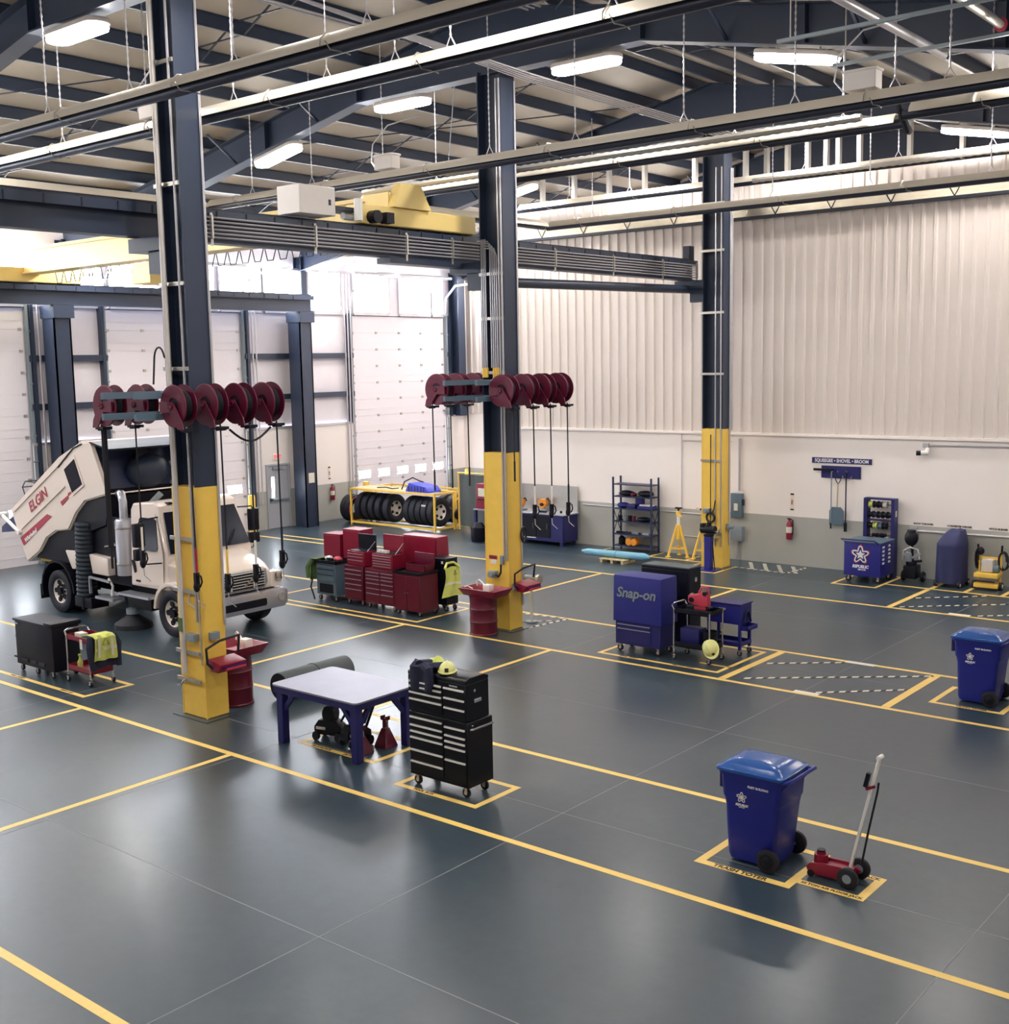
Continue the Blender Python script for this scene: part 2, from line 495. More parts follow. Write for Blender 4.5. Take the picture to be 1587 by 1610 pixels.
# flange braces and bridging between purlins
br = B()
for y in (7.5, 15.2, 23.4, 32.4):
    for s in (-1, 1):
        for k in range(11):
            xa = RX + s * (.45 + 1.41 * k); xb = RX + s * (.45 + 1.41 * (k + 1))
            if XB + .2 < min(xa, xb) and max(xa, xb) < XF:
                br.bar((xa, y, roof_z(xa) - .05), (xb, y + .25, roof_z(xb) - .22), .04, .02)
                br.bar((xa, y + .25, roof_z(xa) - .22), (xb, y, roof_z(xb) - .05), .04, .02)
obj('purlin_bridging', br, 'steel', ceiling, kind='stuff')
def rafter(y):
    b = B()
    bot = [(-32.2, 8.9), (-19.62, 11.37), (-12.2, 11.37), (XF, 8.6)]
    w = bot + [(XF, roof_z(XF) - .26), (RX, RIDGE - .26), (-32.2, roof_z(-32.2) - .26)]
    b.prism(w, y - .008, y + .008)
    for i in range(3):
        (x0, z0), (x1, z1) = bot[i], bot[i + 1]
        b.prism([(x0, z0), (x1, z1), (x1, z1 - .03), (x0, z0 - .03)], y - .17, y + .17)
    top = w[4:][::-1]
    for i in range(2):
        (x0, z0), (x1, z1) = top[i], top[i + 1]
        b.prism([(x0, z0), (x1, z1), (x1, z1 + .025), (x0, z0 + .025)], y - .17, y + .17)
    for x in (-26, -22.8, -19.62, -12.2, -9, -5.8):
        zb = 11.37 if -19.7 < x < -12.1 else (11.37 - .196 * (-19.62 - x) if x < -19 else 11.37 - .2 * (x + 12.2))
        b.box(x - .01, x + .01, y - .15, y + .15, zb, roof_z(x) - .26)
    # flange braces down to the bottom flange
    for x in (-29, -24, -21, -10.5, -8):
        zb = 11.4 - .2 * (-19.62 - x) if x < -19 else 11.4 - .2 * (x + 12.2)
        for s in (-1, 1):
            b.bar((x, y, zb), (x, y + s * .9, roof_z(x) - .25), .05)
    return obj('rafter', b, 'steel', ceiling)
for y in (3.6, 11.3, 18.98, 28.0, 36.2):
    rafter(y)
rod = B()   # roof rod bracing and slim conduits under the purlins
rod.tube([(-25, 11.6, 11.0), (-17, 18.7, 12.3)], .015, 5); rod.tube([(-17, 11.6, 12.3), (-25, 18.7, 11.0)], .015, 5)
rod.tube([(-14, 11.6, 12.2), (-7, 18.7, 11.0)], .015, 5); rod.tube([(-7, 11.6, 11.0), (-14, 18.7, 12.2)], .015, 5)
rod.tube([(-25, 19.3, 11.0), (-17, 27.7, 12.3)], .015, 5); rod.tube([(-17, 19.3, 12.3), (-25, 27.7, 11.0)], .015, 5)
obj('rod_bracing', rod, 'steel', ceiling)
cr = B()
for i in range(5):
    cr.tube([(-15.2, 12.2 + .05 * i, 11.55), (-15.2 + .1 * i, 19.2, 11.2), (-14.9 + .12 * i, 27.6, 11.0)], .016, 5)
for i in range(3):
    cr.tube([(-14.5 + .15 * i, 11.6, 12.25), (-14.5 + .15 * i, 18.5, 12.25)], .02, 5)
for i in range(2):
    cr.tube([(-17.6 + .15 * i, 11.6, 12.2), (-17.6 + .15 * i, 18.5, 12.2)], .02, 5)
obj('ceiling_conduit', cr, 'conduit', ceiling)

# ---------------------------------------------------------------- far side wall (ribbed metal over block)
WY, WX0 = 29.3, -24.6
wall_r = obj('wall_right', B().box(WX0, XF, WY + .03, WY + .2, 0, 10.3), 'cream', kind='structure')
obj('painted_band', B().box(WX0, XF, WY + .02, WY + .03, 0, 1.33), 'grey_band', wall_r)
obj('block_wall', B().box(WX0, XF, WY + .022, WY + .03, 1.33, 3.56), 'cream', wall_r)
pw = .93
prof = []
for k in range(3):
    a = .31 * k
    prof += [(a, 0), (a + .1, 0), (a + .125, -.045), (a + .185, -.045), (a + .21, 0)]
prof += [(pw, 0)]
pb = B()
pb.prism(prof + [(pw, .012), (0, .012)], 3.56, 10.3, 'xy')
pm = mesh_of(pb, 'wall_panel'); pm.materials.append(M['panel'])
k = 0
while WX0 + pw * k < XF - .3:
    obj('wall_panel', pm, 'panel', wall_r, loc=(WX0 + pw * k, WY + .01, 0)); k += 1
obj('ledge_flashing', B().box(WX0, XF, WY - .06, WY + .03, 3.5, 3.57), 'cream', wall_r)
obj('foil_band', B().box(-23.6, XF, WY - .2, WY - .04, 9.34, 9.62), 'silverband', wall_r)
obj('dark_edge_angle', B().box(-23.6, XF, WY - .24, WY - .04, 9.27, 9.34), 'steel_dk', wall_r)
vb = B()
for x in [-22.4 + 1.55 * i for i in range(15)]:
    for d in (-.16, .16):
        vb.tube([(x, WY - .21, 9.34), (x + d, WY - .215, 9.62)], .012, 4)
obj('band_hanger', vb, 'steel_dk', wall_r)
st = mesh_of(B().box(-.05, .05, -.07, -.06, 10.3, 11.6).box(-.05, -.042, -.06, .09, 10.3, 11.6).box(.042, .05, -.06, .09, 10.3, 11.6)
             .box(-.02, .02, -.072, -.07, 10.55, 10.65).box(-.02, .02, -.072, -.07, 11.05, 11.15), 'wall_stud')
st.materials.append(M['galv'])
for x in (-23.8, -22.59, -21.39, -20.13, -18.9, -17.25, -16.79, -15.69, -15.07, -14.47, -13.9, -13.39, -13.06, -12.5, -11.22, -9.95, -8.7, -7.4, -6.2):
    obj('wall_stud', st, 'galv', wall_r, loc=(x, WY + .1, 0))
obj('stud_track', B().box(WX0, XF, WY + .03, WY + .2, 10.3, 10.34), 'galv', wall_r)

# the bay behind that wall and the end wall
obj('wall_alcove', B().box(WX0 - .17, WX0, WY + .2, YE, 0, 10.3), 'cream', kind='structure')
GAB = [(XB, 0), (XF, 0), (XF, roof_z(XF)), (RX, RIDGE), (XB, roof_z(XB))]
wall_e = obj('wall_end', B().prism(GAB, YE, YE + .2), 'cream', kind='structure')
obj('painted_band', B().box(XB, WX0, YE - .01, YE, 0, 1.33), 'grey_band', wall_e)
pm2 = mesh_of(B().prism(prof + [(pw, .012), (0, .012)], 3.56, 9.6, 'xy'), 'wall_panel'); pm2.materials.append(M['panel'])
for k in range(9):
    obj('wall_panel', pm2, 'panel', wall_e, loc=(XB + .05 + pw * k * .98, YE - .02, 0))
# walls behind the camera and at the near end, never in view
obj('wall_front', B().box(XF, XF + .2, YN, YE, 0, 9.7), 'cream', kind='structure')
obj('wall_left', B().prism(GAB, YN - .2, YN), 'cream', kind='structure')

# ---------------------------------------------------------------- door wall
wall_b = obj('wall_back', B().box(XB - .25, XB - .2, YN, YE, 8.95, 9.9), 'liner', kind='structure')
DOORS = [(30.4, 35.5), (20.25, 25.35), (12.55, 17.65), (2.4, 7.5)]
seg = [(YN, 2.4), (7.5, 12.55), (17.65, 20.25), (25.35, 30.4), (35.5, YE)]
for a, b_ in seg:
    obj('painted_band', B().box(XB - .02, XB + .02, a, b_, 0, 1.33), 'grey_band', wall_b)
    obj('block_wall', B().box(XB - .02, XB + .015, a, b_, 1.33, 3.5), 'cream', wall_b)
    for z0, z1 in ((3.5, 4.57), (4.57, 5.97), (5.97, 7.5)):
        # insulation blankets bulging a little between the girts
        obj('insulation_panel', B().grid(lambda u, v, a=a, b_=b_, z0=z0, z1=z1: Vector((XB - .12 + .07 * math.sin(pi * u) ** .5 * math.sin(pi * v) ** .5, a + (b_ - a) * u, z0 + (z1 - z0) * v)), 8, 6, .02), 'liner', wall_b)
    g = B()
    for z in (4.57, 5.97):
        g.box(XB - .1, XB + .1, a + .05, b_ - .05, z - .09, z + .09)
    obj('girt', g, 'steel', wall_b)
    obj('ledge_flashing', B().box(XB - .03, XB + .06, a, b_, 3.46, 3.54), 'conduit', wall_b)
WIN = [(12.6, 14.9), (15.1, 16.4), (16.55, 18.9), (19.1, 20.2), (20.45, 22.2), (22.5, 24.3), (24.55, 26.2), (26.4, 28.1), (28.4, 29.86), (30.54, 32.35), (32.95, 34.65), (34.8, 35.4)] + [(2.4, 4.8), (5, 7.4), (7.6, 10), (10.1, 12.4)]
wn = 0
for a, b_ in sorted(WIN):
    wn += 1
    f = B()
    f.box(XB - .12, XB, a - .06, a, 7.5, 8.95).box(XB - .12, XB, b_, b_ + .06, 7.5, 8.95).box(XB - .12, XB, a, b_, 7.44, 7.57).box(XB - .12, XB, a, b_, 8.92, 9.0)
    wo = obj('window_%d' % wn, f, 'conduit', kind='structure')
    obj('pane', B().box(XB - .1, XB - .08, a, b_, 7.57, 8.92), 'winlit', wo)
fil = B()
ed = [YN] + [v for a, b_ in sorted(WIN) for v in (a - .06, b_ + .06)] + [YE]
for i in range(0, len(ed), 2):
    if ed[i + 1] > ed[i]: fil.box(XB - .2, XB - .06, ed[i], ed[i + 1], 7.44, 9.0)
obj('window_pier', fil, 'liner', wall_b)
hm = None
for di, (a, b_) in enumerate(DOORS):
    d = obj('door_%d' % (di + 1), B().box(XB - .16, XB - .1, a, b_, 7.42, 7.46).box(XB - .16, XB - .12, a, b_, 0, .03), 'rubber', kind='structure')
    obj('door_gap_blocker', B().box(XB - .2, XB - .165, a - .1, b_ + .1, 0, 7.5), 'doorw', d)  # added slab, keeps sky light from leaking between the sections
    n = 12
    h = 7.42 / n
    for i in range(n):
        if i == 2:
            # section with five vision lights: openings left in the slab
            s = B(); wv = (b_ - a) / 5
            z0, z1 = h * i + .12, h * i + .42
            s.box(XB - .16, XB - .11, a, b_, h * i + .003, z0).box(XB - .16, XB - .11, a, b_, z1, h * (i + 1) - .003)
            for k in range(6):
                y0 = a if k == 0 else a + wv * k - .2
                y1 = b_ if k == 5 else a + wv * k + .2
                s.box(XB - .16, XB - .11, y0, y1, z0, z1)
            obj('door_section', s, 'doorw', d)
            for k in range(5):
                fr = B(); yc = a + wv * (k + .5); hw = wv / 2 - .2
                fr.prism(rrect(yc - hw, yc + hw, z0, z1, .1), XB - .15, XB - .13, 'yz')
                obj('vision_light', fr, 'winlit', d)
                ring = B(); ring.tube([(XB - .105, y, z) for y, z in rrect(yc - hw, yc + hw, z0, z1, .1)], .018, 5, True)
                obj('vision_light_frame', ring, 'white', d)
        else:
            obj('door_section', B().box(XB - .16, XB - .11, a, b_, h * i + .003, h * (i + 1) - .003).box(XB - .115, XB - .1, a, b_, h * i + .25, h * i + .27), 'doorw', d)
    hb = B()
    for i in range(1, n):
        for k in range(5):
            y = a + (b_ - a) * (.02 + .24 * k)
            hb.box(XB - .11, XB - .08, y - .05, y + .05, h * i - .04, h * i + .04)
    obj('hinge', hb, 'galv', d, kind='stuff')
    tr = B()
    for y, s in ((a, -1), (b_, 1)):
        tr.box(XB - .1, XB + .04, y + s * .02, y + s * .1, 0, 7.6)
        for z in range(1, 10): tr.cyl((XB + .02, y, z * .75), (XB + .02, y + s * .14, z * .75), .035, None, 6)
    obj('door_track', tr, 'box_grey', d)
    jm = B()
    for y, s in ((a, -1), (b_, 1)):
        jm.box(XB - .15, XB + .12, y + s * .12, y + s * .22, 3.5 if y > 30 else 0, 7.5)
    obj('door_jamb', jm, 'steel', d)
# horizontal door tracks and torsion shaft above door_1
tk = B()
for y in (30.35, 35.5):
    tk.tube([(XB, y, 7.5), (XB + .1, y, 8.2), (XB + .6, y, 8.65), (XB + 2.6, y, 8.75)], .05, 6)
tk.cyl((XB + .3, 30.3, 8.95), (XB + .3, 35.6, 8.95), .06); tk.cyl((XB + .3, 31.5, 8.95), (XB + .3, 35, 8.95), .09)
obj('door_lift_track', tk, 'conduit', bpy.data.objects['door_1'])
tk = B()
for y in (20.2, 25.4):
    tk.tube([(XB, y, 7.5), (XB + .1, y, 8.2), (XB + .6, y, 8.65), (XB + 2.6, y, 8.75)], .05, 6)
tk.cyl((XB + .3, 20.2, 8.95), (XB + .3, 25.4, 8.95), .06)
obj('door_lift_track', tk, 'conduit', bpy.data.objects['door_2'])
# personnel door
pd = obj('door_5', B().box(XB + .0, XB + .08, 26.08, 26.14, 0, 2.25).box(XB, XB + .08, 27.06, 27.12, 0, 2.25).box(XB, XB + .08, 26.14, 27.06, 2.19, 2.25), 'doorgrey', kind='structure')
obj('door_leaf', B().box(XB + .016, XB + .05, 26.15, 27.05, .01, 2.18), 'doorgrey', pd, .004, 1)
obj('door_pane', B().box(XB + .045, XB + .054, 26.3, 26.42, 1.1, 1.8), 'winlit', pd)
obj('push_bar', B().box(XB + .05, XB + .12, 26.2, 27.0, .98, 1.04).box(XB + .05, XB + .12, 26.2, 26.3, .94, 1.08), 'box_grey', pd)
obj('door_closer', B().box(XB + .05, XB + .11, 26.35, 26.75, 2.06, 2.14), 'box_grey', pd)
ex = thing('exit_sign', 'small lit red exit sign on the wall above the grey personnel door', 'exit sign', (XB, 26.6, 2.5))
obj('housing', B().box(.02, .07, -.18, .18, -.1, .1), 'white', ex, .01)
text('EXIT', .15, (.073, 0, 0), 'exit', ex, FACE_X, bold=.006)
# steel columns standing along the door wall
def ibeam(b, x, y, dx, dy, z0, z1, fl=.03, web=.02):
    b.box(x - dx / 2, x - dx / 2 + fl, y - dy / 2, y + dy / 2, z0, z1)
    b.box(x + dx / 2 - fl, x + dx / 2, y - dy / 2, y + dy / 2, z0, z1)
    b.box(x - dx / 2 + fl, x + dx / 2 - fl, y - web / 2, y + web / 2, z0, z1)
for y, l in ((18.33, 'dark blue steel column behind the raised white dump body at the door wall'), (27.42, 'dark blue steel column right of the grey personnel door')):
    c = thing('wall_column', l, 'column', (-31.75, y, 0))
    q = B(); q.box(-.3, .3, -.27, -.22, 0, 7.1); q.box(-.3, .3, .22, .27, 0, 7.1); q.box(-.02, .02, -.22, .22, 0, 7.1); q.box(.27, .3, -.27, .27, 0, 7.1)
    obj('steel_section', q, 'steel', c)
    obj('bracket_seat', B().box(-.35, .4, -.3, .34, 7.1, 7.46), 'steel', c)
    if y > 20: obj('notice', B().box(.301, .306, -.12, .14, 1.55, 1.9), 'paper', c)
q = B(); ibeam(q, XB + .25, 35.95, .5, .4, 3.5, 9.2)
obj('steel_section', q, 'steel', thing('wall_column', 'dark blue corner column over the white ledge at the right of the far overhead door', 'column'))
q = B()
for y in (11.3, 18.98, 28.0): ibeam(q, XB + .0, y, .4, .25, 7.5, 9.4)
obj('frame_post', q, 'steel', wall_b)
pp = B()
for y, x in ((18.02, .1), (17.95, .2), (25.7, .1), (25.8, .16), (29.95, .1), (30.05, .15), (30.15, .2)):
    pp.tube([(XB + x, y, .9), (XB + x, y, 7.4), (XB + x, y, 8.9)], .028, 6)
obj('wall_conduit', pp, 'conduit', wall_b)
cond = B()
cond.tube([(-10.9, WY - .02, 1.2), (-2, WY - .02, 1.25)], .03, 6); cond.box(-10.95, -10.75, WY - .06, WY + .02, 1.12, 1.3)
cond.tube([(-21.1, WY - .02, 1.24), (-15.9, WY - .02, 1.2)], .022, 6); cond.tube([(-17.6, WY - .02, 1.2), (-17.6, WY - .02, 3.5)], .016, 5)
cond.tube([(-15.75, WY - .03, 1.95), (-15.75, WY - .03, 3.4)], .03, 6); cond.tube([(-16.0, WY - .02, 3.3), (-17.6, WY - .02, 3.3)], .012, 5)
cond.tube([(-10.55, WY - .02, 3.36), (-2, WY - .02, 3.42)], .018, 5); cond.box(-10.66, -10.52, WY - .07, WY + .02, 3.3, 3.42)
cond.tube([(-17.8, WY - .02, .55), (-16.2, WY - .02, .53)], .02, 5)
obj('wall_conduit', cond, 'conduit', wall_r)
for s, x in (('SNOW THROWER', -10.62), ('1.7 INVERTER WELDER', -9.73), ('PATCH BURNER', -8.8), ('WHEEL RACK', -11.5)):
    text(s, .06, (x, WY + .017, 1.38), 'txt_dark', wall_r, FACE_Y, bold=.003)
text('JACK STANDS', .05, (-17.0, WY + .017, 1.36), 'decal_red', wall_r, FACE_Y); text('BENCH VISE', .06, (-16.4, WY + .017, 1.28), 'txt_dark', wall_r, FACE_Y, bold=.003)

# ================================================================== STEEL COLUMNS, RUNWAY, CRANE
def strap(b, x0, x1, y, z):
    b.box(x0, x1, y - .03, y, z - .03, z + .03)
def column(y, label):
    c = thing('steel_column', label, 'column', (-15.75, y, 0))
    b = B(); ibeam(b, 0, 0, .62, .44, 3.75, 11.4)
    obj('steel_section', b, 'steel', c)
    g = B(); g.box(-.31, .31, -.22, .22, .012, 3.75)
    obj('yellow_guard', g, 'yellow', c, .012, 1)
    s = B(); s.box(-.32, -.29, -.225, -.2, .012, 3.75).box(.285, .315, -.225, -.195, .012, 3.75)
    obj('guard_corner', s, 'yellow', c)
    obj('base_plate', B().box(-.45, .45, -.34, .34, 0, .012), 'floor', c)
    return c
c1 = column(11.3, 'nearest yellow and navy column, beside the black service cart and red drum')
c2 = column(18.98, 'middle yellow and navy column with a red parts washer drum at its foot')
c3 = column(27.98, 'farthest yellow and navy column, next to the blue bench vise pedestal')
# column 1: white drain pipe, straps, conduits
b = B(); b.tube([(-.12, -.29, .72), (-.12, -.29, 7.5), (-.13, -.29, 11.4)], .045, 8)
obj('drain_pipe', b, 'ltgrey', c1)
obj('pipe_label', B().box(-.168, -.072, -.342, -.325, 1.42, 1.64), 'green', c1)
b = B()
for z in (.62, 1.08, 2.08, 2.92): strap(b, -.36, .26, -.25, z)
for z in (5.6, 6.9, 8.4, 10.2): strap(b, -.33, .3, -.22, z); b.cyl((-.02, -.27, z), (-.02, -.3, z), .03, None, 6)
obj('strut_channel', b, 'galv', c1)
b = B(); b.tube([(.2, -.24, 1.6), (.2, -.24, 11.4)], .022, 6); b.tube([(.33, .2, 1.5), (.33, .2, 11.4)], .022, 6); b.tube([(.27, -.24, .9), (.27, -.24, 3.6)], .012, 5)
b.tube([(.05, -.25, 2.05), (.05, -.28, 1.9), (.2, -.26, 1.82)], .014, 5)
obj('conduit', b, 'conduit', c1)
b = B(); b.box(.0, .2, -.33, -.22, 1.28, 1.4); b.box(.315, .4, -.12, .04, 1.3, 1.42); b.box(.0, .14, -.335, -.33, 1.3, 1.38)
obj('outlet_box', b, 'box_grey', c1, .008, 1)
b = B(); b.tube([(-.1, -.25, .62), (-.16, -.3, .6), (-.2, -.33, .52), (-.32, -.3, .5)], .02, 6)
obj('drain_cock', b, 'chrome', c1)
b = B(); b.tube([(-.2, -.26, 5.75)] + [(-.36 + .14 * math.cos(a), -.29, 5.72 + .22 * math.sin(a)) for a in [pi * (.1 + .8 * i / 8) for i in range(9)]] + [(-.52, -.3, 5.5), (-.54, -.3, 5.36)], .015, 6)
obj('air_hose', b, 'rubber', c1)
# column 2
b = B()
for i in range(3): b.tube([(-.25 + .05 * i, -.24, 5.5), (-.25 + .05 * i, -.24, 8.1)], .016, 5)
for i in range(4):
    x = -.02 + .055 * i
    b.tube([(x, -.24, 5.5), (x, -.24, 7.9 - .05 * i), (x - .06, -.24, 8.05 - .05 * i), (x - .35, -.24, 8.07 - .05 * i)], .016, 5)
for x in (.21, .28): b.tube([(x, -.24, 1.5), (x, -.24, 11.2)], .022, 6)
b.tube([(.33, .2, .5), (.33, .2, 11.2)], .02, 6)
obj('conduit', b, 'conduit', c2)
b = B()
for z in (5.4, 7.4, 6.5): strap(b, -.33, .3, -.21, z)
obj('strut_channel', b, 'galv', c2)
b = B()
for x in (-.25, -.2, -.15, .03, .09, .15): b.cyl((x, -.24, 5.3), (x, -.24, 5.5), .028, None, 6)
obj('brass_valve', b, 'yellow', c2)
b = B(); b.box(.12, .2, -.29, -.22, 1.42, 1.6); b.box(-.16, .02, -.34, -.22, 1.12, 1.26); b.cyl((-.07, -.3, 1.19), (-.07, -.4, 1.19), .07); b.box(.31, .4, -.14, .08, .86, 1.0); b.box(.33, .44, .12, .3, .86, 1.0)
obj('outlet_box', b, 'box_grey', c2, .008, 1)
b = B(); b.tube([(.02, -.3, 1.18), (.12, -.34, 1.16), (.17, -.32, 1.25), (.16, -.3, 1.42)], .022, 6)
obj('power_cord', b, 'rubber', c2)
b = B(); b.box(-.22, .0, -.228, -.222, 1.5, 1.58)
obj('warning_label', b, 'decal_red', c2)
b = B(); b.box(-.18, -.02, -.228, -.222, 1.4, 1.49)
obj('notice', b, 'paper', c2)
text('DANGER', .045, (-.11, -.229, 1.54), 'txt_dark', c2, FACE_Y, bold=.002)
b = B(); b.tube([(-.18 + .1 * math.cos(a), -.3, .72 + .16 * math.sin(a)) for a in [i * pi / 6 for i in range(12)]], .022, 6, True); b.bar((-.1, -.3, .72), (-.1, -.32, .52), .05)
obj('coiled_cord', b, 'rubber', c2)
b = B(); b.tube([(-.3 + .05, .25, 2.0), (.33, .22, 2.1), (.34, .22, 1.9)], .015, 5); b.tube([(.33 + .02, .24 + .08 * math.cos(a), 2.0 + .16 * math.sin(a)) for a in [i * pi / 6 for i in range(12)]], .022, 6, True)
obj('hanging_hose', b, 'rubber', c2)
# column 3
b = B()
for x in (.1, .26): b.tube([(x, -.24, .6), (x, -.24, 10.5)], .018, 6)
b.tube([(.33, .12, .6), (.33, .12, 10.5)], .022, 6); b.tube([(.33, .2, 3.7), (.33, .2, 10.5)], .035, 6)
obj('conduit', b, 'conduit', c3)
b = B()
for z in (5.2, 6.8, 8.4, 9.6): strap(b, -.36, .34, -.22, z)
for z in (.95, 2.9): strap(b, -.33, .3, -.235, z)
obj('strut_channel', b, 'galv', c3)
b = B(); b.tube([(-.0, -.3, 3.6), (-.0, -.3, .75)], .014, 5); b.tube([(-.0 + .12 * math.cos(a), -.3, 1.38 + .13 * math.sin(a)) for a in [i * pi / 6 for i in range(12)]], .03, 6, True); b.tube([(.05, -.3, 1.5), (.1, -.3, 1.6), (.14, -.3, 1.85)], .016, 5)
obj('hanging_hose', b, 'rubber', c3)
b = B(); b.box(-.2, -.02, -.36, -.22, 1.5, 1.62); b.cyl((-.12, -.3, 1.55), (-.12, -.42, 1.55), .06); b.box(.32, .42, -.05, .12, 1.05, 1.2); b.cyl((.37, .0, 1.12), (.52, .0, 1.12), .05)
obj('outlet_box', b, 'box_grey', c3, .008, 1)
obj('hose_hook', B().box(-.2, .2, -.34, -.22, .8, .83).box(-.2, -.17, -.34, -.32, .7, .8), 'galv', c3)

def runway(x, y0, y1, zb, zt, label, name='crane_runway'):
    r = thing(name, label, 'crane runway', (x, 0, 0))
    b = B()
    b.box(-.17, .17, y0, y1, zt - .03, zt).box(-.14, .14, y0, y1, zb, zb + .03).box(-.012, .012, y0, y1, zb + .03, zt - .03)
    b.box(.17, .185, y0, y1, zt - .14, zt + .01)
    obj('girder', b, 'steel', r)
    b = B(); b.box(-.04, .04, y0, y1, zt, zt + .06)
    obj('rail', b, 'steel_dk', r)
    b = B()
    k = int((y1 - y0) / .62)
    for i in range(k):
        y = y0 + .3 + .62 * i
        b.box(-.12, .17, y - .035, y + .035, zt, zt + .03); b.box(.185, .2, y - .012, y + .012, zt - .13, zt)
    obj('rail_clip', b, 'steel_dk', r, kind='stuff')
    return r
rw = runway(-16.7, -2, 28.3, 7.68, 8.2, 'front navy crane runway girder carrying rows of thin conduits between the columns')
for i in range(6):
    obj('conduit', B().tube([(.22, 11.9, 7.76 + .065 * i), (.22, 28.2, 7.76 + .065 * i)], .017, 5), 'conduit', rw)
for y in (12.42, 14.7, 17.06, 18.4, 21.9, 24.25, 26.5, 28.2):
    obj('conduit_strut', B().box(.19, .215, y - .025, y + .025, 7.62, 8.16).box(.215, .245, y - .02, y + .02, 7.74, 8.12), 'galv', rw)
obj('fume_pipe', B().tube([(.1, 19.4, 7.32), (.1, 28.6, 7.46)], .11, 12), 'steel', rw)
obj('end_stop', B().box(-.1, .1, 28.0, 28.25, 8.2, 8.6), 'steel_dk', rw)
for y in (11.3, 18.98, 27.98):
    b = B(); b.box(-.22, .66, y - .2, y + .2, 7.45, 7.67); b.box(.2, .64, y - .12, y + .12, 7.1, 7.45)
    obj('column_bracket', b, 'steel', rw)
obj('splice_plate', B().box(-.16, .2, 16.6, 18.7, 7.56, 7.67), 'steel', rw)
rr = runway(-31.5, -2, 27.75, 7.47, 8.0, 'rear navy crane runway girder along the overhead doors')

cr = thing('bridge_crane', 'yellow overhead travelling crane spanning between the two navy runways', 'crane', (-16.7, 17.4, 8.26))
b = B(); b.box(-14.7, .1, -.2, .2, .05, .66).box(-14.7, .1, -.3, .3, .62, .7).box(-14.7, .1, -.26, .26, .02, .06)
obj('bridge_girder', b, 'crane', cr)
b = B(); b.box(-.2, .22, -1.55, 1.75, .0, .36)
obj('end_truck', b, 'crane', cr, .02, 1)
b = B(); b.box(-15.0, -14.6, -1.5, 1.6, -.2, .2)
obj('end_truck', b, 'crane', cr, .02, 1)
b = B(); b.prism([(-.75, .36), (.3, .36), (.02, .82), (-.55, .82)], .1, .3, 'yz')
for s in (-.7, .34): b.prism([(-.6, .66), (.12, .66), (.12, .3), (-.2, .0)], s - .02, s + .02)
obj('gusset', b, 'crane', cr)
for dx in (0, -14.8):
    for s in (-1, 1):
        bb = B(); bb.cyl((dx, s * 1.62 + .1, .12), (dx, s * 1.62 + .1 + s * .3, .12), .07, None, 10)
        obj('buffer', bb, 'white', cr)
obj('drive_motor', B().cyl((.22, -1.3, .12), (.42, -1.3, .12), .12, None, 10), 'black', cr)
obj('gearbox', B().box(.22, .4, -1.05, -.85, .02, .22), 'black', cr)
b = B(); b.cyl((.3, -1.7, .02), (.3, -1.7, .42), .08, None, 8)
obj('travel_switch', b, 'white', cr)
b = B(); b.box(-.1, .5, -3.3, -2.45, .02, .52)
obj('control_cabinet', b, 'ltgrey', cr, .01, 1)
b = B(); b.box(-.3, .2, -2.5, -.3, .2, .26); b.box(.5, .504, -2.62, -2.56, .2, .3)
obj('cabinet_arm', b, 'steel_dk', cr)
b = B(); b.box(-9, -8.2, -.5, .5, -.6, -.1); b.cyl((-8.6, -.45, -.4), (-8.6, .5, -.4), .22)
obj('hoist_trolley', b, 'crane', cr, .02, 1)
b = B()
for i in range(30):
    b.tube([(-14 + .45 * i, .38, .1), (-13.9 + .45 * i, .38, -.25), (-13.7 + .45 * i, .38, -.25), (-13.55 + .45 * i, .38, .1)], .015, 4)
obj('festoon_cable', b, 'rubber', cr)

# ================================================================== HOSE REELS
def reel_mesh():
    R_ = .3
    P = {}
    b = B(); b.lathe([(.115, .115), (R_ - .05, .13), (R_ - .012, .13), (R_, .12), (R_, .105), (R_ - .05, .112), (.115, .1)], (0, 0, 0), 'y', 28, True)
    P['near'] = (mesh_of(b, 'flange'), 'maroon')
    P['near'][0].transform(Matrix.Diagonal((1, -1, 1, 1))); P['near'][0].flip_normals()
    b = B(); b.lathe([(0, .1), (R_ - .05, .112), (R_, .105), (R_, .12), (R_ - .05, .13), (0, .125)], (0, 0, 0), 'y', 28)
    P['far'] = (mesh_of(b, 'flange'), 'maroon')
    b = B(); b.lathe([(.15, -.1), (.21, -.1)] + [(.21 + .016 * (i % 2), -.1 + .2 * i / 12) for i in range(1, 12)] + [(.21, .1), (.15, .1)], (0, 0, 0), 'y', 20)
    P['hose_coil'] = (mesh_of(b, 'hose_coil'), 'rubber')
    b = B(); b.prism([(-.05, .06), (.05, .06), (.24, -.2), (.27, -.32), (.14, -.32), (-.06, -.06)], -.18, -.155)
    b.cyl((0, -.2, 0), (0, -.13, 0), .05, None, 10)
    for a in range(5): b.cyl((.035 * math.cos(a * 1.257), -.19, .035 * math.sin(a * 1.257)), (.035 * math.cos(a * 1.257), -.215, .035 * math.sin(a * 1.257)), .01, None, 5)
    P['arm'] = (mesh_of(b, 'arm'), 'maroon')
    b = B(); b.box(.1, .3, -.1, .1, -.35, -.31); b.cyl((.22, -.1, -.34), (.22, .1, -.34), .03, None, 8)
    P['hose_guide'] = (mesh_of(b, 'hose_guide'), 'black')
    b = B(); b.box(-.25, .0, -.185, -.155, -.09, .06)
    P['mount'] = (mesh_of(b, 'mount'), 'maroon')
    return P
REEL = reel_mesh()
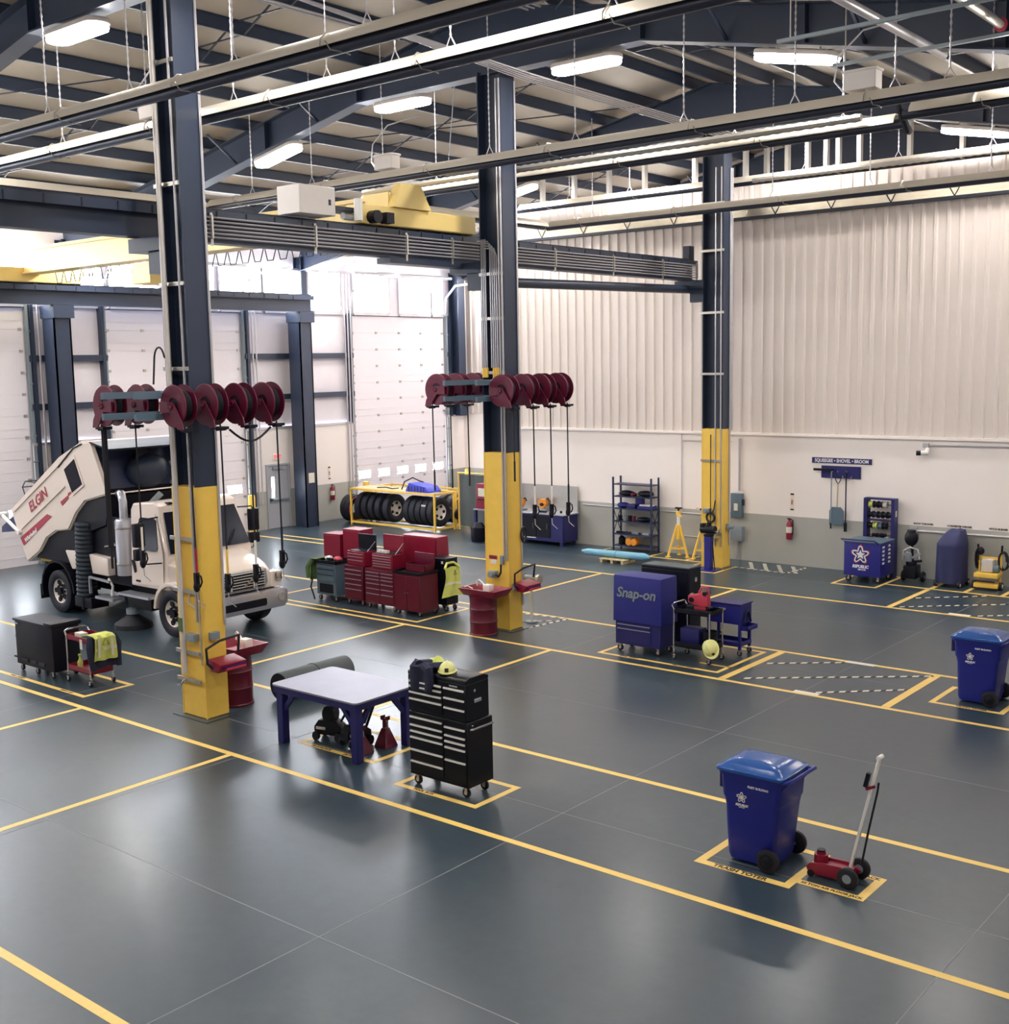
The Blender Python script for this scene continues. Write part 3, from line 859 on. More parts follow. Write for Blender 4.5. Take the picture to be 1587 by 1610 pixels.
def reel(name_label, x, y, z, flip, drop, tip, hose_r=.014, top_len=None):
    t = thing('hose_reel', name_label, 'hose reel', (x, y, z), 0)
    for k in ('near', 'far', 'hose_coil', 'arm', 'hose_guide', 'mount'):
        me, m = REEL[k]
        o = obj('flange' if k in ('near', 'far') else k, me, m, t)
        o.scale = (-1.07 if flip else 1.07, .84, 1.07)
    s = -1 if flip else 1
    hx = .22 * s
    obj('hose', B().tube([(hx, 0, -.3), (hx, .0, -.36), (hx + .01, 0, -drop + .45)], hose_r, 6), 'rubber', t)
    n = obj('hose_end', B().tube([(hx + .01, 0, -drop + .5), (hx + .01, 0, -drop + .1)], .02, 6), tip, t)
    if tip != 'rubber':
        g = B()
        zb = -drop
        g.box(hx - .03, hx + .03, -.035, .035, zb - .1, zb + .12)
        g.sph((hx - .01, 0, zb - .1), (.055, .05, .085), 8, 6)
        g.tube([(hx + .03, 0, zb + .1), (hx + .08, .02, zb + .07), (hx + .09, .03, zb - .02), (hx + .05, .02, zb - .1)], .014, 5)
        obj('control_gun', g, 'black', t)
        g = B(); g.tube([(hx, 0, zb - .16), (hx + .01, 0, zb - .3), (hx + .1, .06, zb - .4)], .01, 5)
        obj('spout', g, 'chrome', t)
    return t
def reel_rack(y0, y1, label, cy):
    t = thing('reel_bracket', label, 'bracket', (-15.75, cy, 5.05))
    for z in (.16, -.16):
        for x in (.43, -.43):
            b = B(); b.box(x - .03, x + .03, y0 - cy, y1 - cy, z - .05, z + .05)
            obj('rail', b, 'cool_grey', t)
    b = B()
    for z in (.16, -.16):
        for y in (-.26, .26): b.box(-.46, .46, y - .03, y + .03, z - .05, z + .05)
    obj('cross_bar', b, 'cool_grey', t)
reel_rack(10.0, 12.6, 'grey bracket channels clamped round the nearest column to carry hose reels', 11.3)
reel_rack(17.7, 20.3, 'grey bracket channels clamped round the middle column to carry hose reels', 18.98)
XR, XL = -14.98, -16.52
ordn = ['leftmost', 'second', 'third', 'rightmost']
# column 1, right hand row then left hand row
for i, (y, drop, tip) in enumerate(((10.53, 2.62, 'decal_red'), (11.1, 2.72, 'yellow'), (11.65, 2.65, 'white'), (12.19, 2.5, 'navy_cl'))):
    reel('maroon hose reel on the camera side of the nearest column, %s of four' % ordn[i], XR, y, 5.05, False, drop, tip)
for i, (y, drop, tip) in enumerate(((10.35, 2.7, 'rubber'), (10.92, 2.5, 'white'))):
    reel('maroon hose reel on the truck side of the nearest column, %s' % ('with a thick black hose' if i == 0 else 'with a thin white-tipped hose'), XL, y, 5.05, True, drop, tip, .05 if i == 0 else .014)
for i, (y, drop, tip) in enumerate(((18.16, 1.9, 'rubber'), (18.8, 2.45, 'white'), (19.37, 2.5, 'white'), (19.95, 2.52, 'black'))):
    reel('maroon hose reel on the camera side of the middle column, %s of four' % ordn[i], XR, y, 5.05, False, drop, tip)
for i, y in enumerate((17.95, 18.5, 19.05)):
    reel('maroon hose reel on the truck side of the middle column, %s' % ['leftmost', 'second from left', 'half hidden by the column'][i], XL, y, 5.08, True, 2.2, 'rubber')
sh = obj('slack_hose', B().tube([(-14.8, 11.3 + .1 * i, 4.66 - .2 * math.sin(pi * i / 8)) for i in range(9)], .018, 6), 'rubber')
tag(sh, 'black hose sagging in a loop under the last reels of the nearest column', 'hose')

# ================================================================== LIGHTS
def light_meshes():
    P = {}
    b = B(); b.prism(rrect(-.78, .78, -.22, .22, .2, 5), 0, .09, 'xy')
    P['housing'] = (mesh_of(b, 'housing', .015, 1), 'lampbody')
    b = B(); b.prism(rrect(-.76, .76, -.21, .21, .2, 5), -.09, 0, 'xy')
    P['lens'] = (mesh_of(b, 'lens', .04, 2), 'lens')
    b = B()
    for s in (-.4, .4): b.tube([(s, 0, .08), (s, 0, .2)], .012, 5); b.box(s - .03, s + .03, -.1, .1, .08, .1)
    P['hook'] = (mesh_of(b, 'hook'), 'galv')
    return P
LT = light_meshes()
RAFL = {11.3: 'on the rafter above the nearest column', 18.98: 'on the middle rafter', 28.0: 'on the far rafter', 3.6: 'on the rafter nearest the camera', 36.15: 'added behind the wall studs'}
LXS = (-30.4, -26.4, -22.5, -18.35, -13.5, -9.2, -5.0)
LPOS = {-30.4: 'over the overhead doors, lowest', -26.4: 'second up from the doors', -22.5: 'third up from the doors', -18.35: 'just short of the ridge', -13.5: 'just past the ridge', -9.2: 'second past the ridge', -5.0: 'third past the ridge'}
for y in (3.6, 11.3, 18.98, 28.0, 36.15):  # last row, behind the studs, is added to brighten that bay
    for x in LXS:
        z = 11.17 if -19.6 < x < -12.2 else (11.17 - .196 * (-19.62 - x) if x < -19 else 11.17 - .2 * (x + 12.2))
        a = 0 if -19.6 < x < -12.2 else (-.19 if x < -19 else .197)
        l = thing('ceiling_light', 'long lit ceiling light %s, %s' % (RAFL[y], LPOS[x]), 'light', (x, y, z))
        l.rotation_euler = (0, a, 0)
        for k in LT: obj(k, LT[k][0], LT[k][1], l)

# ================================================================== RADIANT HEATERS
chain_b = B()
def chain_mesh(L):
    b = B(); n = max(2, int(L / .05))
    b.tube([(0, 0, L * i / n) for i in range(n + 1)], [.008 if i % 2 else .02 for i in range(n + 1)], 4)
    return mesh_of(b, 'chain')
def heater(y, x0, x1, z, label, chains, burner=None, m='reflector'):
    t = thing('radiant_heater', label, 'heater', (0, y, z))
    b = B()
    pr = [(-.2, -.1), (-.17, -.02), (-.09, .06), (.09, .06), (.17, -.02), (.2, -.1)]
    pr2 = [(.185, -.1), (.157, -.026), (.083, .046), (-.083, .046), (-.157, -.026), (-.185, -.1)]
    n = len(pr)
    poly = pr + pr2
    b.prism(poly, x0, x1, 'yz')
    obj('reflector', b, m, t)
    obj('tube', B().tube([(x0 - .15, 0, -.1), (x1 + .1, 0, -.1)], .08, 10), 'tube_dk', t)
    for k in range(int((x1 - x0) / 3)):
        x = x0 + 1 + 3 * k
        b = B(); b.tube([(x, -.21, -.1), (x, -.2, -.02), (x, -.1, .075), (x, .1, .075), (x, .2, -.02), (x, .21, -.1)], .012, 4)
        b.tube([(x + .1, -.22, -.06), (x + .13, -.16, -.16), (x + .2, 0, -.17), (x + .13, .16, -.16)], .01, 4)
        obj('wire_hanger', b, 'galv', t)
    for x in chains:
        L = roof_z(x) - .25 - z - .22
        b = B(); b.tube([(0, 0, .22), (-.08, 0, .08)], .01, 4); b.tube([(0, 0, .22), (.08, 0, .08)], .01, 4)
        nn = max(2, int(L / .05))
        b.tube([(0, 0, .22 + L * i / nn) for i in range(nn + 1)], [.008 if i % 2 else .02 for i in range(nn + 1)], 4)
        obj('chain', b, 'conduit', t, loc=(x, 0, 0))
    for burner in (burner or ()):
        b = B(); b.box(burner - .25, burner + .25, -.13, .13, .1, .38).box(burner - .27, burner + .27, -.15, .15, .36, .4)
        bo = obj('burner_box', b, 'ltgrey', t, .01, 1)
        b = B(); b.tube([(burner - .3, 0, .12), (burner - .45, 0, .3), (burner - .4, 0, .65), (burner - .05, .1, 1.0), (burner + .8, .2, 1.1)], .014, 6)
        obj('gas_hose', b, 'conduit', bo)
    return t
heater(10.2, -27, -5.5, 9.5, 'radiant tube heater with tan reflector crossing in front of the nearest column, uppermost at left', (-20.4, -17.53, -15.29, -12.9, -10.4, -8.2, -6.5))
heater(11.78, -27, -5.2, 9.55, 'radiant tube heater with tan reflector passing behind the nearest column', (-19.8, -17.2, -14.94, -12.85, -11.5, -10.5, -8, -6), (-17.0,))
heater(17.7, -23.4, -3.5, 9.46, 'long radiant heater with tan reflector crossing in front of the middle column', (-21.93, -19.9, -17.71, -14.85, -12.84, -10.6, -8.6, -7, -6.2), (-17.6, -7.5))
heater(19.62, -20.2, -7.7, 9.46, 'bright ribbed radiant heater passing just behind the middle column', (-18, -16.4, -10.7, -8.65))
heater(18.95, -7.2, -2.5, 9.46, 'short radiant heater continuing at upper right with a hanging rope', (-6.0, -4.4))
heater(26.95, -20.4, -3, 9.42, 'far radiant heater with pale reflector crossing in front of the farthest column', (-19, -13.65, -11.2, -8.5, -5))
heater(28.62, -22.8, -3, 10.25, 'highest far radiant heater passing behind the farthest column by the studs', (-21, -18.9, -13.6, -11.2, -9))
def cross(x, y0, y1, z, label):
    t = thing('radiant_heater', label, 'heater', (x, y0, z))
    L = y1 - y0
    b = B(); b.prism([(-.2, -.1), (-.17, -.02), (-.09, .06), (.09, .06), (.17, -.02), (.2, -.1), (.185, -.1), (.157, -.026), (.083, .046), (-.083, .046), (-.157, -.026), (-.185, -.1)], 0, L, 'xz')
    obj('reflector', b, 'reflector', t)
    obj('tube', B().tube([(0, 0, -.1), (0, L, -.1)], .08, 10), 'tube_dk', t)
cross(-23.6, 12.3, 17.55, 9.46, 'cross run of radiant heater at left above the crane runway')
cross(-20.5, 19.86, 26.7, 9.42, 'cross run of radiant heater between the middle and far columns')
# ribbed look of the bright heater itself, added as a separate tube
b = B(); L = 11.8
b.tube([(-20 + L * i / 118, 19.33, 9.5) for i in range(119)], [.075 if i % 2 else .06 for i in range(119)], 8)
sl = obj('ribbed_heater_tube', b, 'galv'); tag(sl, 'ribbed silver heater tube running along the bright heater behind the middle column', 'pipe')
b = B(); L = 9
b.tube([(-14.9 + L * i / 90, 28.3, 10.14) for i in range(91)], [.07 if i % 2 else .055 for i in range(91)], 8)  # second added tube, for the ribbed look of the far heater
sl = obj('ribbed_heater_tube', b, 'galv'); tag(sl, 'ribbed silver heater tube along the highest far heater right of the farthest column', 'pipe')
b = B(); b.tube([(-7.45, 18.9, 9.75), (-7.45, 19.0, 9.6), (-7.45, 19.15, 9.4), (-7.45, 19.4, 9.2), (-7.5, 19.6, 9.22), (-7.55, 19.62, 9.3)], .06, 8)
sl = obj('exhaust_hose', b, 'rubber'); tag(sl, 'black flexible hose joining two heaters at upper right', 'hose')
# sloping pipes under the roof at upper right
for i, (y0, y1, dz, m, l) in enumerate(((11.6, 19.4, 0, 'conduit', 'left of the two white pipes sloping under the roof at upper right'), (11.6, 18.6, .1, 'galv', 'right of the two pipes sloping under the roof at upper right, red end'))):
    x = -6.9 + i * 1.1
    b = B(); b.tube([(x, y0, 10.3 + dz), (x + .0, y1, 10.28 + dz)], .07, 10)
    t = thing('roof_pipe', l, 'pipe'); obj('pipe', b, m, t)
    if i: obj('end_cap', B().cyl((x, y1, 10.38), (x, y1 + .04, 10.38), .1), 'decal_red', t)
for i, y in enumerate((14.0, 16.3, 18.2)):
    b = B(); b.box(-8.2, -4.2, y - .03, y + .03, 10.1, 10.15)
    t = thing('pipe_trapeze', 'slotted strut carrying the roof pipes at upper right, %s' % ['nearest of three', 'middle of three', 'farthest of three'][i], 'strut'); obj('channel', b, 'box_grey', t)
    for x in (-8, -4.6): obj('hanger_rod', B().cyl((x, y, 10.12), (x, y, roof_z(x) - .05), .012, None, 5), 'galv', t)

# ================================================================== THINGS ON THE FLOOR: helpers
_caster = {}
def caster(parent, x, y, r=.06, z0=0, m='rubber', fork='galv', a=0):
    """wheel with a fork, a part with the wheel as sub-part"""
    k = (r, m, fork)
    if k not in _caster:
        f = B(); f.box(-.03, .03, -.025, .025, r * 1.9, r * 2.15); f.box(-.012, .03, -.028, -.022, r * .8, r * 2).box(-.012, .03, .022, .028, r * .8, r * 2)
        wl = B(); wl.lathe([(r * .35, -.02), (r * .85, -.02), (r, -.012), (r, .012), (r * .85, .02), (r * .35, .02)], (0, 0, r), 'y', 14)
        hb = B(); hb.cyl((0, -.022, r), (0, .022, r), r * .4, None, 10)
        _caster[k] = (mesh_of(f, 'caster'), mesh_of(wl, 'wheel'), mesh_of(hb, 'hub'))
    a_, b_, c_ = _caster[k]
    o = obj('caster', a_, fork, parent, loc=(x, y, z0), rot=(0, 0, a))
    obj('wheel', b_, m, o); obj('hub', c_, 'hub', o)
    return o
def logo_star(parent, x, y, z, s, stroke='white', inner='white'):
    """five lobed looping star emblem facing -Y"""
    b = B()
    b.tube([(x + s * (.8 + .26 * math.cos(5 * a)) * math.sin(a), y, z + s * (.8 + .26 * math.cos(5 * a)) * math.cos(a)) for a in [2 * pi * i / 60 for i in range(60)]], s * .085, 5, True)
    obj('emblem_ring', b, stroke, parent)
    b = B()
    pts = []
    for i in range(10):
        a = pi * i / 5; r = s * (.62 if i % 2 == 0 else .3)
        pts.append((x + r * math.sin(a), z + r * math.cos(a)))
    b.prism(pts[::-1], y - .003, y + .003)
    obj('emblem_star', b, inner, parent)

# ------------------------------------------------------------------ black tool cabinet, left
t = thing('tool_cabinet', 'dark navy tool cabinet with a flat top at left, behind the red service cart', 'cabinet', (-20.45, 11.2, 0))
b = B(); b.box(-.66, .66, -.27, .27, .13, .96); obj('body', b, 'black', t, .012)
b = B(); b.box(-.69, .42, -.3, .3, .955, 1.0); obj('lid', b, 'steel_dk', t, .01)
b = B(); b.box(.42, .7, -.3, .3, .955, 1.04); obj('side_tray', b, 'black', t, .01)
b = B(); b.tube([(-.67, -.2, .62), (-.78, -.2, .62), (-.78, .2, .62), (-.67, .2, .62)], .018, 6); obj('handle', b, 'black', t)
b = B(); b.box(-.82, -.66, -.24, .24, .22, .25); obj('side_shelf', b, 'black', t)
for x in (-.55, .0, .55):
    for y in (-.22, .22): caster(t, x, y, .06)
for i in range(3):
    obj('drawer_pull', B().box(-.45 + .3 * i, -.25 + .3 * i, -.285, -.27, .2, .26), 'steel_dk', t)
obj('nameplate', B().box(-.62, -.5, -.302, -.298, .9, .925), 'silver', t)

# ------------------------------------------------------------------ service carts
def tray(b, x0, x1, y0, y1, z0, z1, t=.012):
    b.box(x0, x1, y0, y1, z0, z0 + t).box(x0, x0 + t, y0, y1, z0, z1).box(x1 - t, x1, y0, y1, z0, z1).box(x0, x1, y0, y0 + t, z0, z1).box(x0, x1, y1 - t, y1, z0, z1)
def service_cart(label, x, y, w, d, h, m, top_z, bot_z):
    t = thing('service_cart', label, 'cart', (x, y, 0))
    b = B(); tray(b, -w / 2, w / 2, -d / 2, d / 2, top_z - .09, top_z); obj('top_tray', b, m, t)
    b = B(); tray(b, -w / 2, w / 2, -d / 2, d / 2, bot_z, bot_z + .1); obj('bottom_tray', b, m, t)
    for sx in (-1, 1):
        for sy in (-1, 1):
            obj('post', B().cyl((sx * (w / 2 - .01), sy * (d / 2 + .0), .13), (sx * (w / 2 - .01), sy * (d / 2), top_z - .02), .015, None, 8), 'chrome', t)
            caster(t, sx * (w / 2 - .02), sy * d / 2, .05, fork='chrome')
    b = B(); b.tube([(-w / 2 + .02, -d / 2, top_z - .03), (-w / 2 - .03, -d / 2, top_z + .05), (-w / 2 - .03, -d / 2 + .06, top_z + .08), (-w / 2 - .03, d / 2 - .06, top_z + .08), (-w / 2 - .03, d / 2, top_z + .05), (-w / 2 + .02, d / 2, top_z - .03)], .016, 8)
    obj('handle', b, 'chrome', t)
    return t
c = service_cart('red two-tray service cart with chrome posts, jacket and vest hung on it', -19.15, 11.28, .76, .46, .95, 'red', .87, .22)
obj('price_tag', B().box(.1, .18, -.245, -.24, .66, .84), 'paper', c)
tag(obj('spray_bottle', B().lathe([(.045, 0), (.05, .02), (.05, .12), (.02, .18), (.02, .22), (.03, .23), (.03, .26), (0, .27)], (-19.35, 11.2, .235), 'z', 12), 'hivis'), 'pale green bottle standing in the lower tray of the red cart', 'bottle')
tag(obj('rag', B().sph((-18.95, 11.4, .27), (.1, .09, .05), 10, 6), 'white'), 'white rag lying in the lower tray of the red cart', 'rag')
tag(obj('paper_roll', B().box(-19.4, -19.2, 11.15, 11.3, .8, .9), 'paper', bev=.01), 'crumpled paper in the top tray of the red cart', 'paper')
tag(obj('shop_cloth', B().grid(lambda u, v: Vector((-19.2 + .25 * u, 11.12 + .3 * v, .83 + .03 * math.sin(9 * u) * math.sin(7 * v))), 8, 8, .01), 'green'), 'grey green cloth heaped in the top tray of the red cart', 'cloth')
j = thing('jacket', 'black jacket under a hi-vis vest hung over the end of the red cart', 'jacket', (-18.7, 11.28, .885), pi / 2)
def cloth(name, parent, m, fn, nu=14, nv=14, th=.012):
    return obj(name, B().grid(fn, nu, nv, th), m, parent)
cloth('body', j, 'navy_cl', lambda u, v: Vector(((u - .5) * .5 * (1 + .15 * v), (.22 - v * .72 if v < .3 else -.0 - .03 * math.sin(4 * pi * u + 3 * v) - .02), (.015 if v < .3 else .02 - (v - .3) * .8))))
for s in (-1, 1):
    b = B(); b.tube([(s * .22, .02, .0), (s * .28, -.04, -.15), (s * .27, -.04, -.4), (s * .24 + .03, -.05, -.56)], [.07, .065, .055, .05], 8); obj('sleeve', b, 'navy_cl', j)
v_ = cloth('vest', j, 'hivis', lambda u, v: Vector(((u - .5) * .38 * (1 + .2 * v), (.2 - v * .74 if v < .3 else -.035 - .03 * math.sin(4 * pi * u + 3 * v) - .03), (.035 if v < .3 else .035 - (v - .3) * .62))))
for zz, y0 in ((-.2, -.1),): cloth('reflective_band', j, 'hivis_str', lambda u, v: Vector(((u - .5) * .42, -.045 - .03 * math.sin(4 * pi * u + 3 * .55) - .036, -.17 - .05 * v)), 12, 2, .004)
for s in (-.13, .13): cloth('reflective_band', j, 'hivis_str', lambda u, v, s=s: Vector((s + .045 * (u - .5), -.1, .02 - .36 * v)), 2, 8, .004)
b = B(); b.tube([(-.07, -.1, -.12), (.07, -.1, -.12), (0, -.1, .0)], .007, 4, True); obj('warning_triangle', b, 'txt_dark', j)

# ------------------------------------------------------------------ parts washer drums
def parts_washer(label, x, y, w, d):
    t = thing('parts_washer', label, 'parts washer', (x, y, 0))
    b = B(); R_ = .285
    pr = [(R_, 0), (R_ + .012, .01), (R_ + .012, .025), (R_, .04), (R_, .28), (R_ + .012, .3), (R_, .32), (R_, .56), (R_ + .012, .58), (R_, .6), (R_, .82), (R_ + .012, .84), (R_ + .012, .86), (R_ - .01, .87)]
    b.lathe(pr, (0, 0, 0), 'z', 32); obj('drum', b, 'red_dk', t)
    b = B(); x0, x1, y0, y1 = -w / 2 + .06, w / 2 + .06, -d / 2, d / 2
    s = .09
    # sloped basin with rim, hollow
    o_ = [(x0 + s, y0 + s, .87), (x1 - s, y0 + s, .87), (x1 - s, y1 - s, .87), (x0 + s, y1 - s, .87)]
    r_ = [(x0, y0, 1.04), (x1, y0, 1.04), (x1, y1, 1.04), (x0, y1, 1.04)]
    i_ = [(x0 + .03, y0 + .03, 1.04), (x1 - .03, y0 + .03, 1.04), (x1 - .03, y1 - .03, 1.04), (x0 + .03, y1 - .03, 1.04)]
    f_ = [(x0 + s + .02, y0 + s + .02, .93), (x1 - s - .02, y0 + s + .02, .93), (x1 - s - .02, y1 - s - .02, .93), (x0 + s + .02, y1 - s - .02, .93)]
    fs = [(3, 2, 1, 0), (12, 13, 14, 15)]
    for k in range(4):
        n = (k + 1) % 4
        fs += [(k, n, 4 + n, 4 + k), (4 + k, 4 + n, 8 + n, 8 + k), (8 + k, 8 + n, 12 + n, 12 + k)]
    b._faces(o_ + r_ + i_ + f_, fs); obj('basin', b, 'red', t, .012)
    b = B(); b.tube([(x0 + .1, y1 - .1, 1.0), (x0 + .1, y1 - .1, 1.12), (x0 + .2, y1 - .15, 1.16), (x0 + .36, y1 - .2, 1.1), (x0 + .42, y1 - .22, 1.04)], .016, 6); obj('spout', b, 'white', t)
    b = B(); b.box(x0 + .42, x0 + .6, y1 - .3, y1 - .14, .95, 1.1); obj('brush_head', b, 'white', t, .02)
    b = B(); b.tube([(x0 + .1, y0 + .12, 1.05), (x0 + .2, y0 + .1, 1.08), (x0 + .3, y0 + .14, 1.03)], .012, 5); obj('wash_hose', b, 'white', t)
    obj('label_plate', B().box(.05, .12, -.16, -.155, .98 - .06, .98), 'paper', t) if False else None
    return t
parts_washer('red drum parts washer behind the foot of the nearest column, basin to the right', -15.86, 11.98, .86, .72)
parts_washer('red drum parts washer left of the foot of the middle column', -15.76, 18.29, 1.0, .62).scale = (1, 1, .94)
def trouble_light(label, x, y, z):
    t = thing('drip_tray', label, 'tray', (x, y, z))
    b = B(); b.prism([(-.12, -.05), (-.06, -.14), (.12, -.14), (.2, -.02), (.2, .0), (-.12, .06)], 0, .5); obj('tray_body', b, 'red', t, .01)
    b = B(); b.prism([(.0, -.02), (.18, -.075), (.2, -.055), (.02, .02)], .06, .5); obj('screen', b, 'bluecloth', t)
    b = B(); b.prism([(.13, -.14), (.22, -.1), (.22, -.06), (.13, -.1)], .1, .48); obj('lip', b, 'pinkred', t)
    b = B(); b.tube([(.0, .02, -.1), (-.06, -.06, .0), (-.02, -.1, .25), (.06, .1, .36), (.04, .5, .38), (.0, .5, .1)], .022, 8); obj('hoop_hose', b, 'rubber', t)
    return t
trouble_light('red drip tray with black hoop hung on the nearest column above the drum', -15.22, 11.08, .96)
trouble_light('red drip tray with black hoop hung on the middle column', -15.2, 18.78, 1.0)

# bench grinder on a white post behind the middle column
t = thing('bench_grinder', 'grey bench grinder on a white post behind the middle column', 'grinder', (-15.6, 19.7, 0))
obj('post', B().cyl((0, 0, .02), (0, 0, .86), .03, None, 10), 'white', t)
obj('foot', B().cyl((0, 0, 0), (0, 0, .03), .14, None, 14), 'box_grey', t)
b = B(); b.box(-.17, .17, -.1, .1, .86, .89); b.cyl((-.16, 0, .97), (.16, 0, .97), .075, None, 12); obj('motor', b, 'box_grey', t)
for s in (-1, 1):
    b = B(); b.cyl((s * .18, 0, .97), (s * .25, 0, .97), .1, None, 16); obj('grinding_wheel', b, 'galv', t)
    b = B(); b.box(s * .22 - .05, s * .22 + .05, -.16, -.1, .9, .93); obj('tool_rest', b, 'galv', t)

# ------------------------------------------------------------------ mat roll and steel table
t = thing('mat_roll', 'grey rolled rubber mat lying on the floor behind the blue steel table', 'mat roll', (-15.35, 12.5, .24))
b = B()
pr = [(.06, 0), (.235, 0), (.24, .01), (.24, 1.5), (.235, 1.51), (.06, 1.51)]
b.lathe(pr, (0, 0, 0), 'y', 30, True); obj('roll', b, 'mat', t)
b = B(); b.cyl((0, .003, 0), (0, -.012, 0), .232, None, 30); obj('dark_end', b, 'rubber', t)
b = B(); b.tube([(.243 * math.cos(a), .75, .243 * math.sin(a)) for a in [2 * pi * i / 24 for i in range(24)]], .008, 4, True); obj('tie_strap', b, 'rubber', t)
t = thing('steel_table', 'heavy welded table with a shiny steel top on braced blue legs', 'table', (-12.78, 11.6, 0))
W2, D2 = .92, .62
obj('tabletop', B().prism(rrect(-W2, W2, -D2, D2, .08, 4), .885, .91, 'xy'), 'tabletop', t)
b = B(); b.box(-W2 + .03, W2 - .03, -D2 + .03, -D2 + .07, .78, .885).box(-W2 + .03, W2 - .03, D2 - .07, D2 - .03, .78, .885).box(-W2 + .03, -W2 + .07, -D2 + .07, D2 - .07, .78, .885).box(W2 - .07, W2 - .03, -D2 + .07, D2 - .07, .78, .885)
obj('apron', b, 'blue_dk', t)
for sx in (-1, 1):
    for sy in (-1, 1):
        x, y = sx * (W2 - .12), sy * (D2 - .12)
        b = B(); b.box(x - .065, x + .065, y - .065, y + .065, 0, .885); lg = obj('leg', b, 'blue_dk', t, .008, 1)
        b = B(); b.bar((x - sx * .05, y, .52), (x - sx * .34, y, .86), .07, .05, (0, 1, 0)); obj('brace', b, 'blue_dk', lg)
        b = B(); b.bar((x, y - sy * .05, .52), (x, y - sy * .34, .86), .07, .05, (1, 0, 0)); obj('brace', b, 'blue_dk', lg)
# jacks under the table
def floor_jack(label, x, y, rz, m):
    t = thing('transmission_jack', label, 'jack', (x, y, 0), rz)
    b = B(); b.prism([(-.3, .08), (.3, .08), (.3, .2), (.1, .3), (-.2, .3), (-.3, .2)], -.12, .12); obj('body', b, m, t, .02)
    b = B(); b.cyl((0, -.1, .38), (0, .1, .38), .13, None, 14); b.box(-.1, .1, -.08, .08, .28, .48); obj('gearbox', b, m, t)
    b = B(); b.box(-.25, -.05, -.13, -.121, .16, .2); obj('label_strip', b, 'paper', t)
    for sx in (-.24, .24):
        for sy in (-.15, .15):
            w_ = B(); w_.cyl((sx, sy - .03, .07), (sx, sy + .03, .07), .07, None, 12); obj('wheel', w_, 'rubber', t)
    b = B(); b.cyl((.22, 0, .28), (.5, .02, .62), .022, None, 8); obj('handle', b, m, t)
    return t
floor_jack('black wheeled jack under the left of the steel table', -13.1, 11.62, .3, 'black').scale = (.8, .85, 1.05)
floor_jack('black wheeled jack under the middle of the steel table', -12.6, 11.66, 1.4, 'black').scale = (.7, .85, 1.05)
def jack_stand(label, x, y, h, m, s=.13, top=.06):
    t = thing('jack_stand', label, 'jack stand', (x, y, 0))
    b = B()
    b._faces([(-s, -s, 0), (s, -s, 0), (s, s, 0), (-s, s, 0), (-.045, -.045, h * .7), (.045, -.045, h * .7), (.045, .045, h * .7), (-.045, .045, h * .7)],
             [(0, 1, 5, 4), (1, 2, 6, 5), (2, 3, 7, 6), (3, 0, 4, 7), (4, 5, 6, 7), (3, 2, 1, 0)])
    obj('base', b, m, t, .008, 1)
    obj('ratchet_post', B().box(-.03, .03, -.03, .03, h * .7, h), m, t)
    obj('saddle', B().box(-.06, .06, -.04, .04, h, h + .03).box(-.06, -.04, -.04, .04, h + .03, h + .06).box(.04, .06, -.04, .04, h + .03, h + .06), m, t)
    obj('release_lever', B().tube([(.03, -.05, h * .72), (.12, -.08, h * .8), (.13, -.08, h * .95), (.08, -.06, h * 1.05)], .01, 5), 'galv', t)
    return t
jack_stand('dark red jack stand under the steel table by its front leg', -12.26, 11.45, .36, 'red_dk')
jack_stand('dark red jack stand under the right of the steel table', -12.2, 11.88, .4, 'red_dk')
tag(obj('pry_bar', B().tube([(-12.42, 11.7, .3), (-12.2, 11.7, .75)], .02, 6), 'black'), 'black pry bar leaning up under the right of the steel table', 'bar')

# ------------------------------------------------------------------ black tool chest in front
t = thing('tool_chest', 'tall glossy black two-section tool chest with white drawer handles', 'tool chest', (-10.27, 11.2, 0))
b = B(); b.box(-.52, .52, -.25, .25, .15, 1.02); obj('bottom_cabinet', b, 'black_gl', t, .008, 1)
b = B(); b.box(-.52, .5, -.25, .21, 1.025, 1.52); obj('top_chest', b, 'black_gl', t, .008, 1)
b = B(); b.prism([(-.25, 1.52), (.21, 1.52), (.21, 1.57), (.12, 1.6), (-.16, 1.6), (-.25, 1.57)], -.52, .5, 'yz'); obj('lid', b, 'black_gl', t, .006, 1)
def drawers(parent, zs, x0, x1, y, z_lo, z_hi, pull='white', face='black_gl', name='drawer', ph=.022):
    """drawer fronts with a bright lip each; zs are the lip heights, top down"""
    zz = [z_hi] + list(zs) 
    for i, z in enumerate(zs):
        lo = zs[i + 1] + .02 if i + 1 < len(zs) else z_lo
        d = obj(name, B().box(x0, x1, y - .012, y, lo, z + .02), face, parent, .004, 1)
        obj('handle', B().box(x0 + .01, x1 - .01, y - .03, y - .012, z - ph / 2, z + ph / 2), pull, d)
L0, L1, R0, R1 = -.495, .1, .125, .495
drawers(t, (.95, .84, .755, .67, .5, .34), L0, L1, -.25, .2, 1.0)
drawers(t, (.92, .81, .73, .65, .48), R0, R1, -.25, .2, 1.0)
drawers(t, (1.44, 1.37, 1.29, 1.2), L0, L1, -.25, 1.07, 1.5)
drawers(t, (1.44, 1.31, 1.18), R0, R1, -.25, 1.07, 1.5)
b = B(); b.tube([(.525, -.2, .93), (.57, -.2, .94), (.57, .2, .94), (.525, .2, .93)], .016, 6); obj('side_handle', b, 'chrome', t)
obj('lock', B().cyl((.5, -.08, 1.42), (.512, -.08, 1.42), .02, None, 10), 'chrome', t)
obj('cup_handle', B().box(.5, .52, -.1, .04, 1.26, 1.31), 'chrome', t, .006)
obj('lock', B().cyl((.52, -.16, .97), (.532, -.16, .97), .016, None, 10), 'chrome', t)
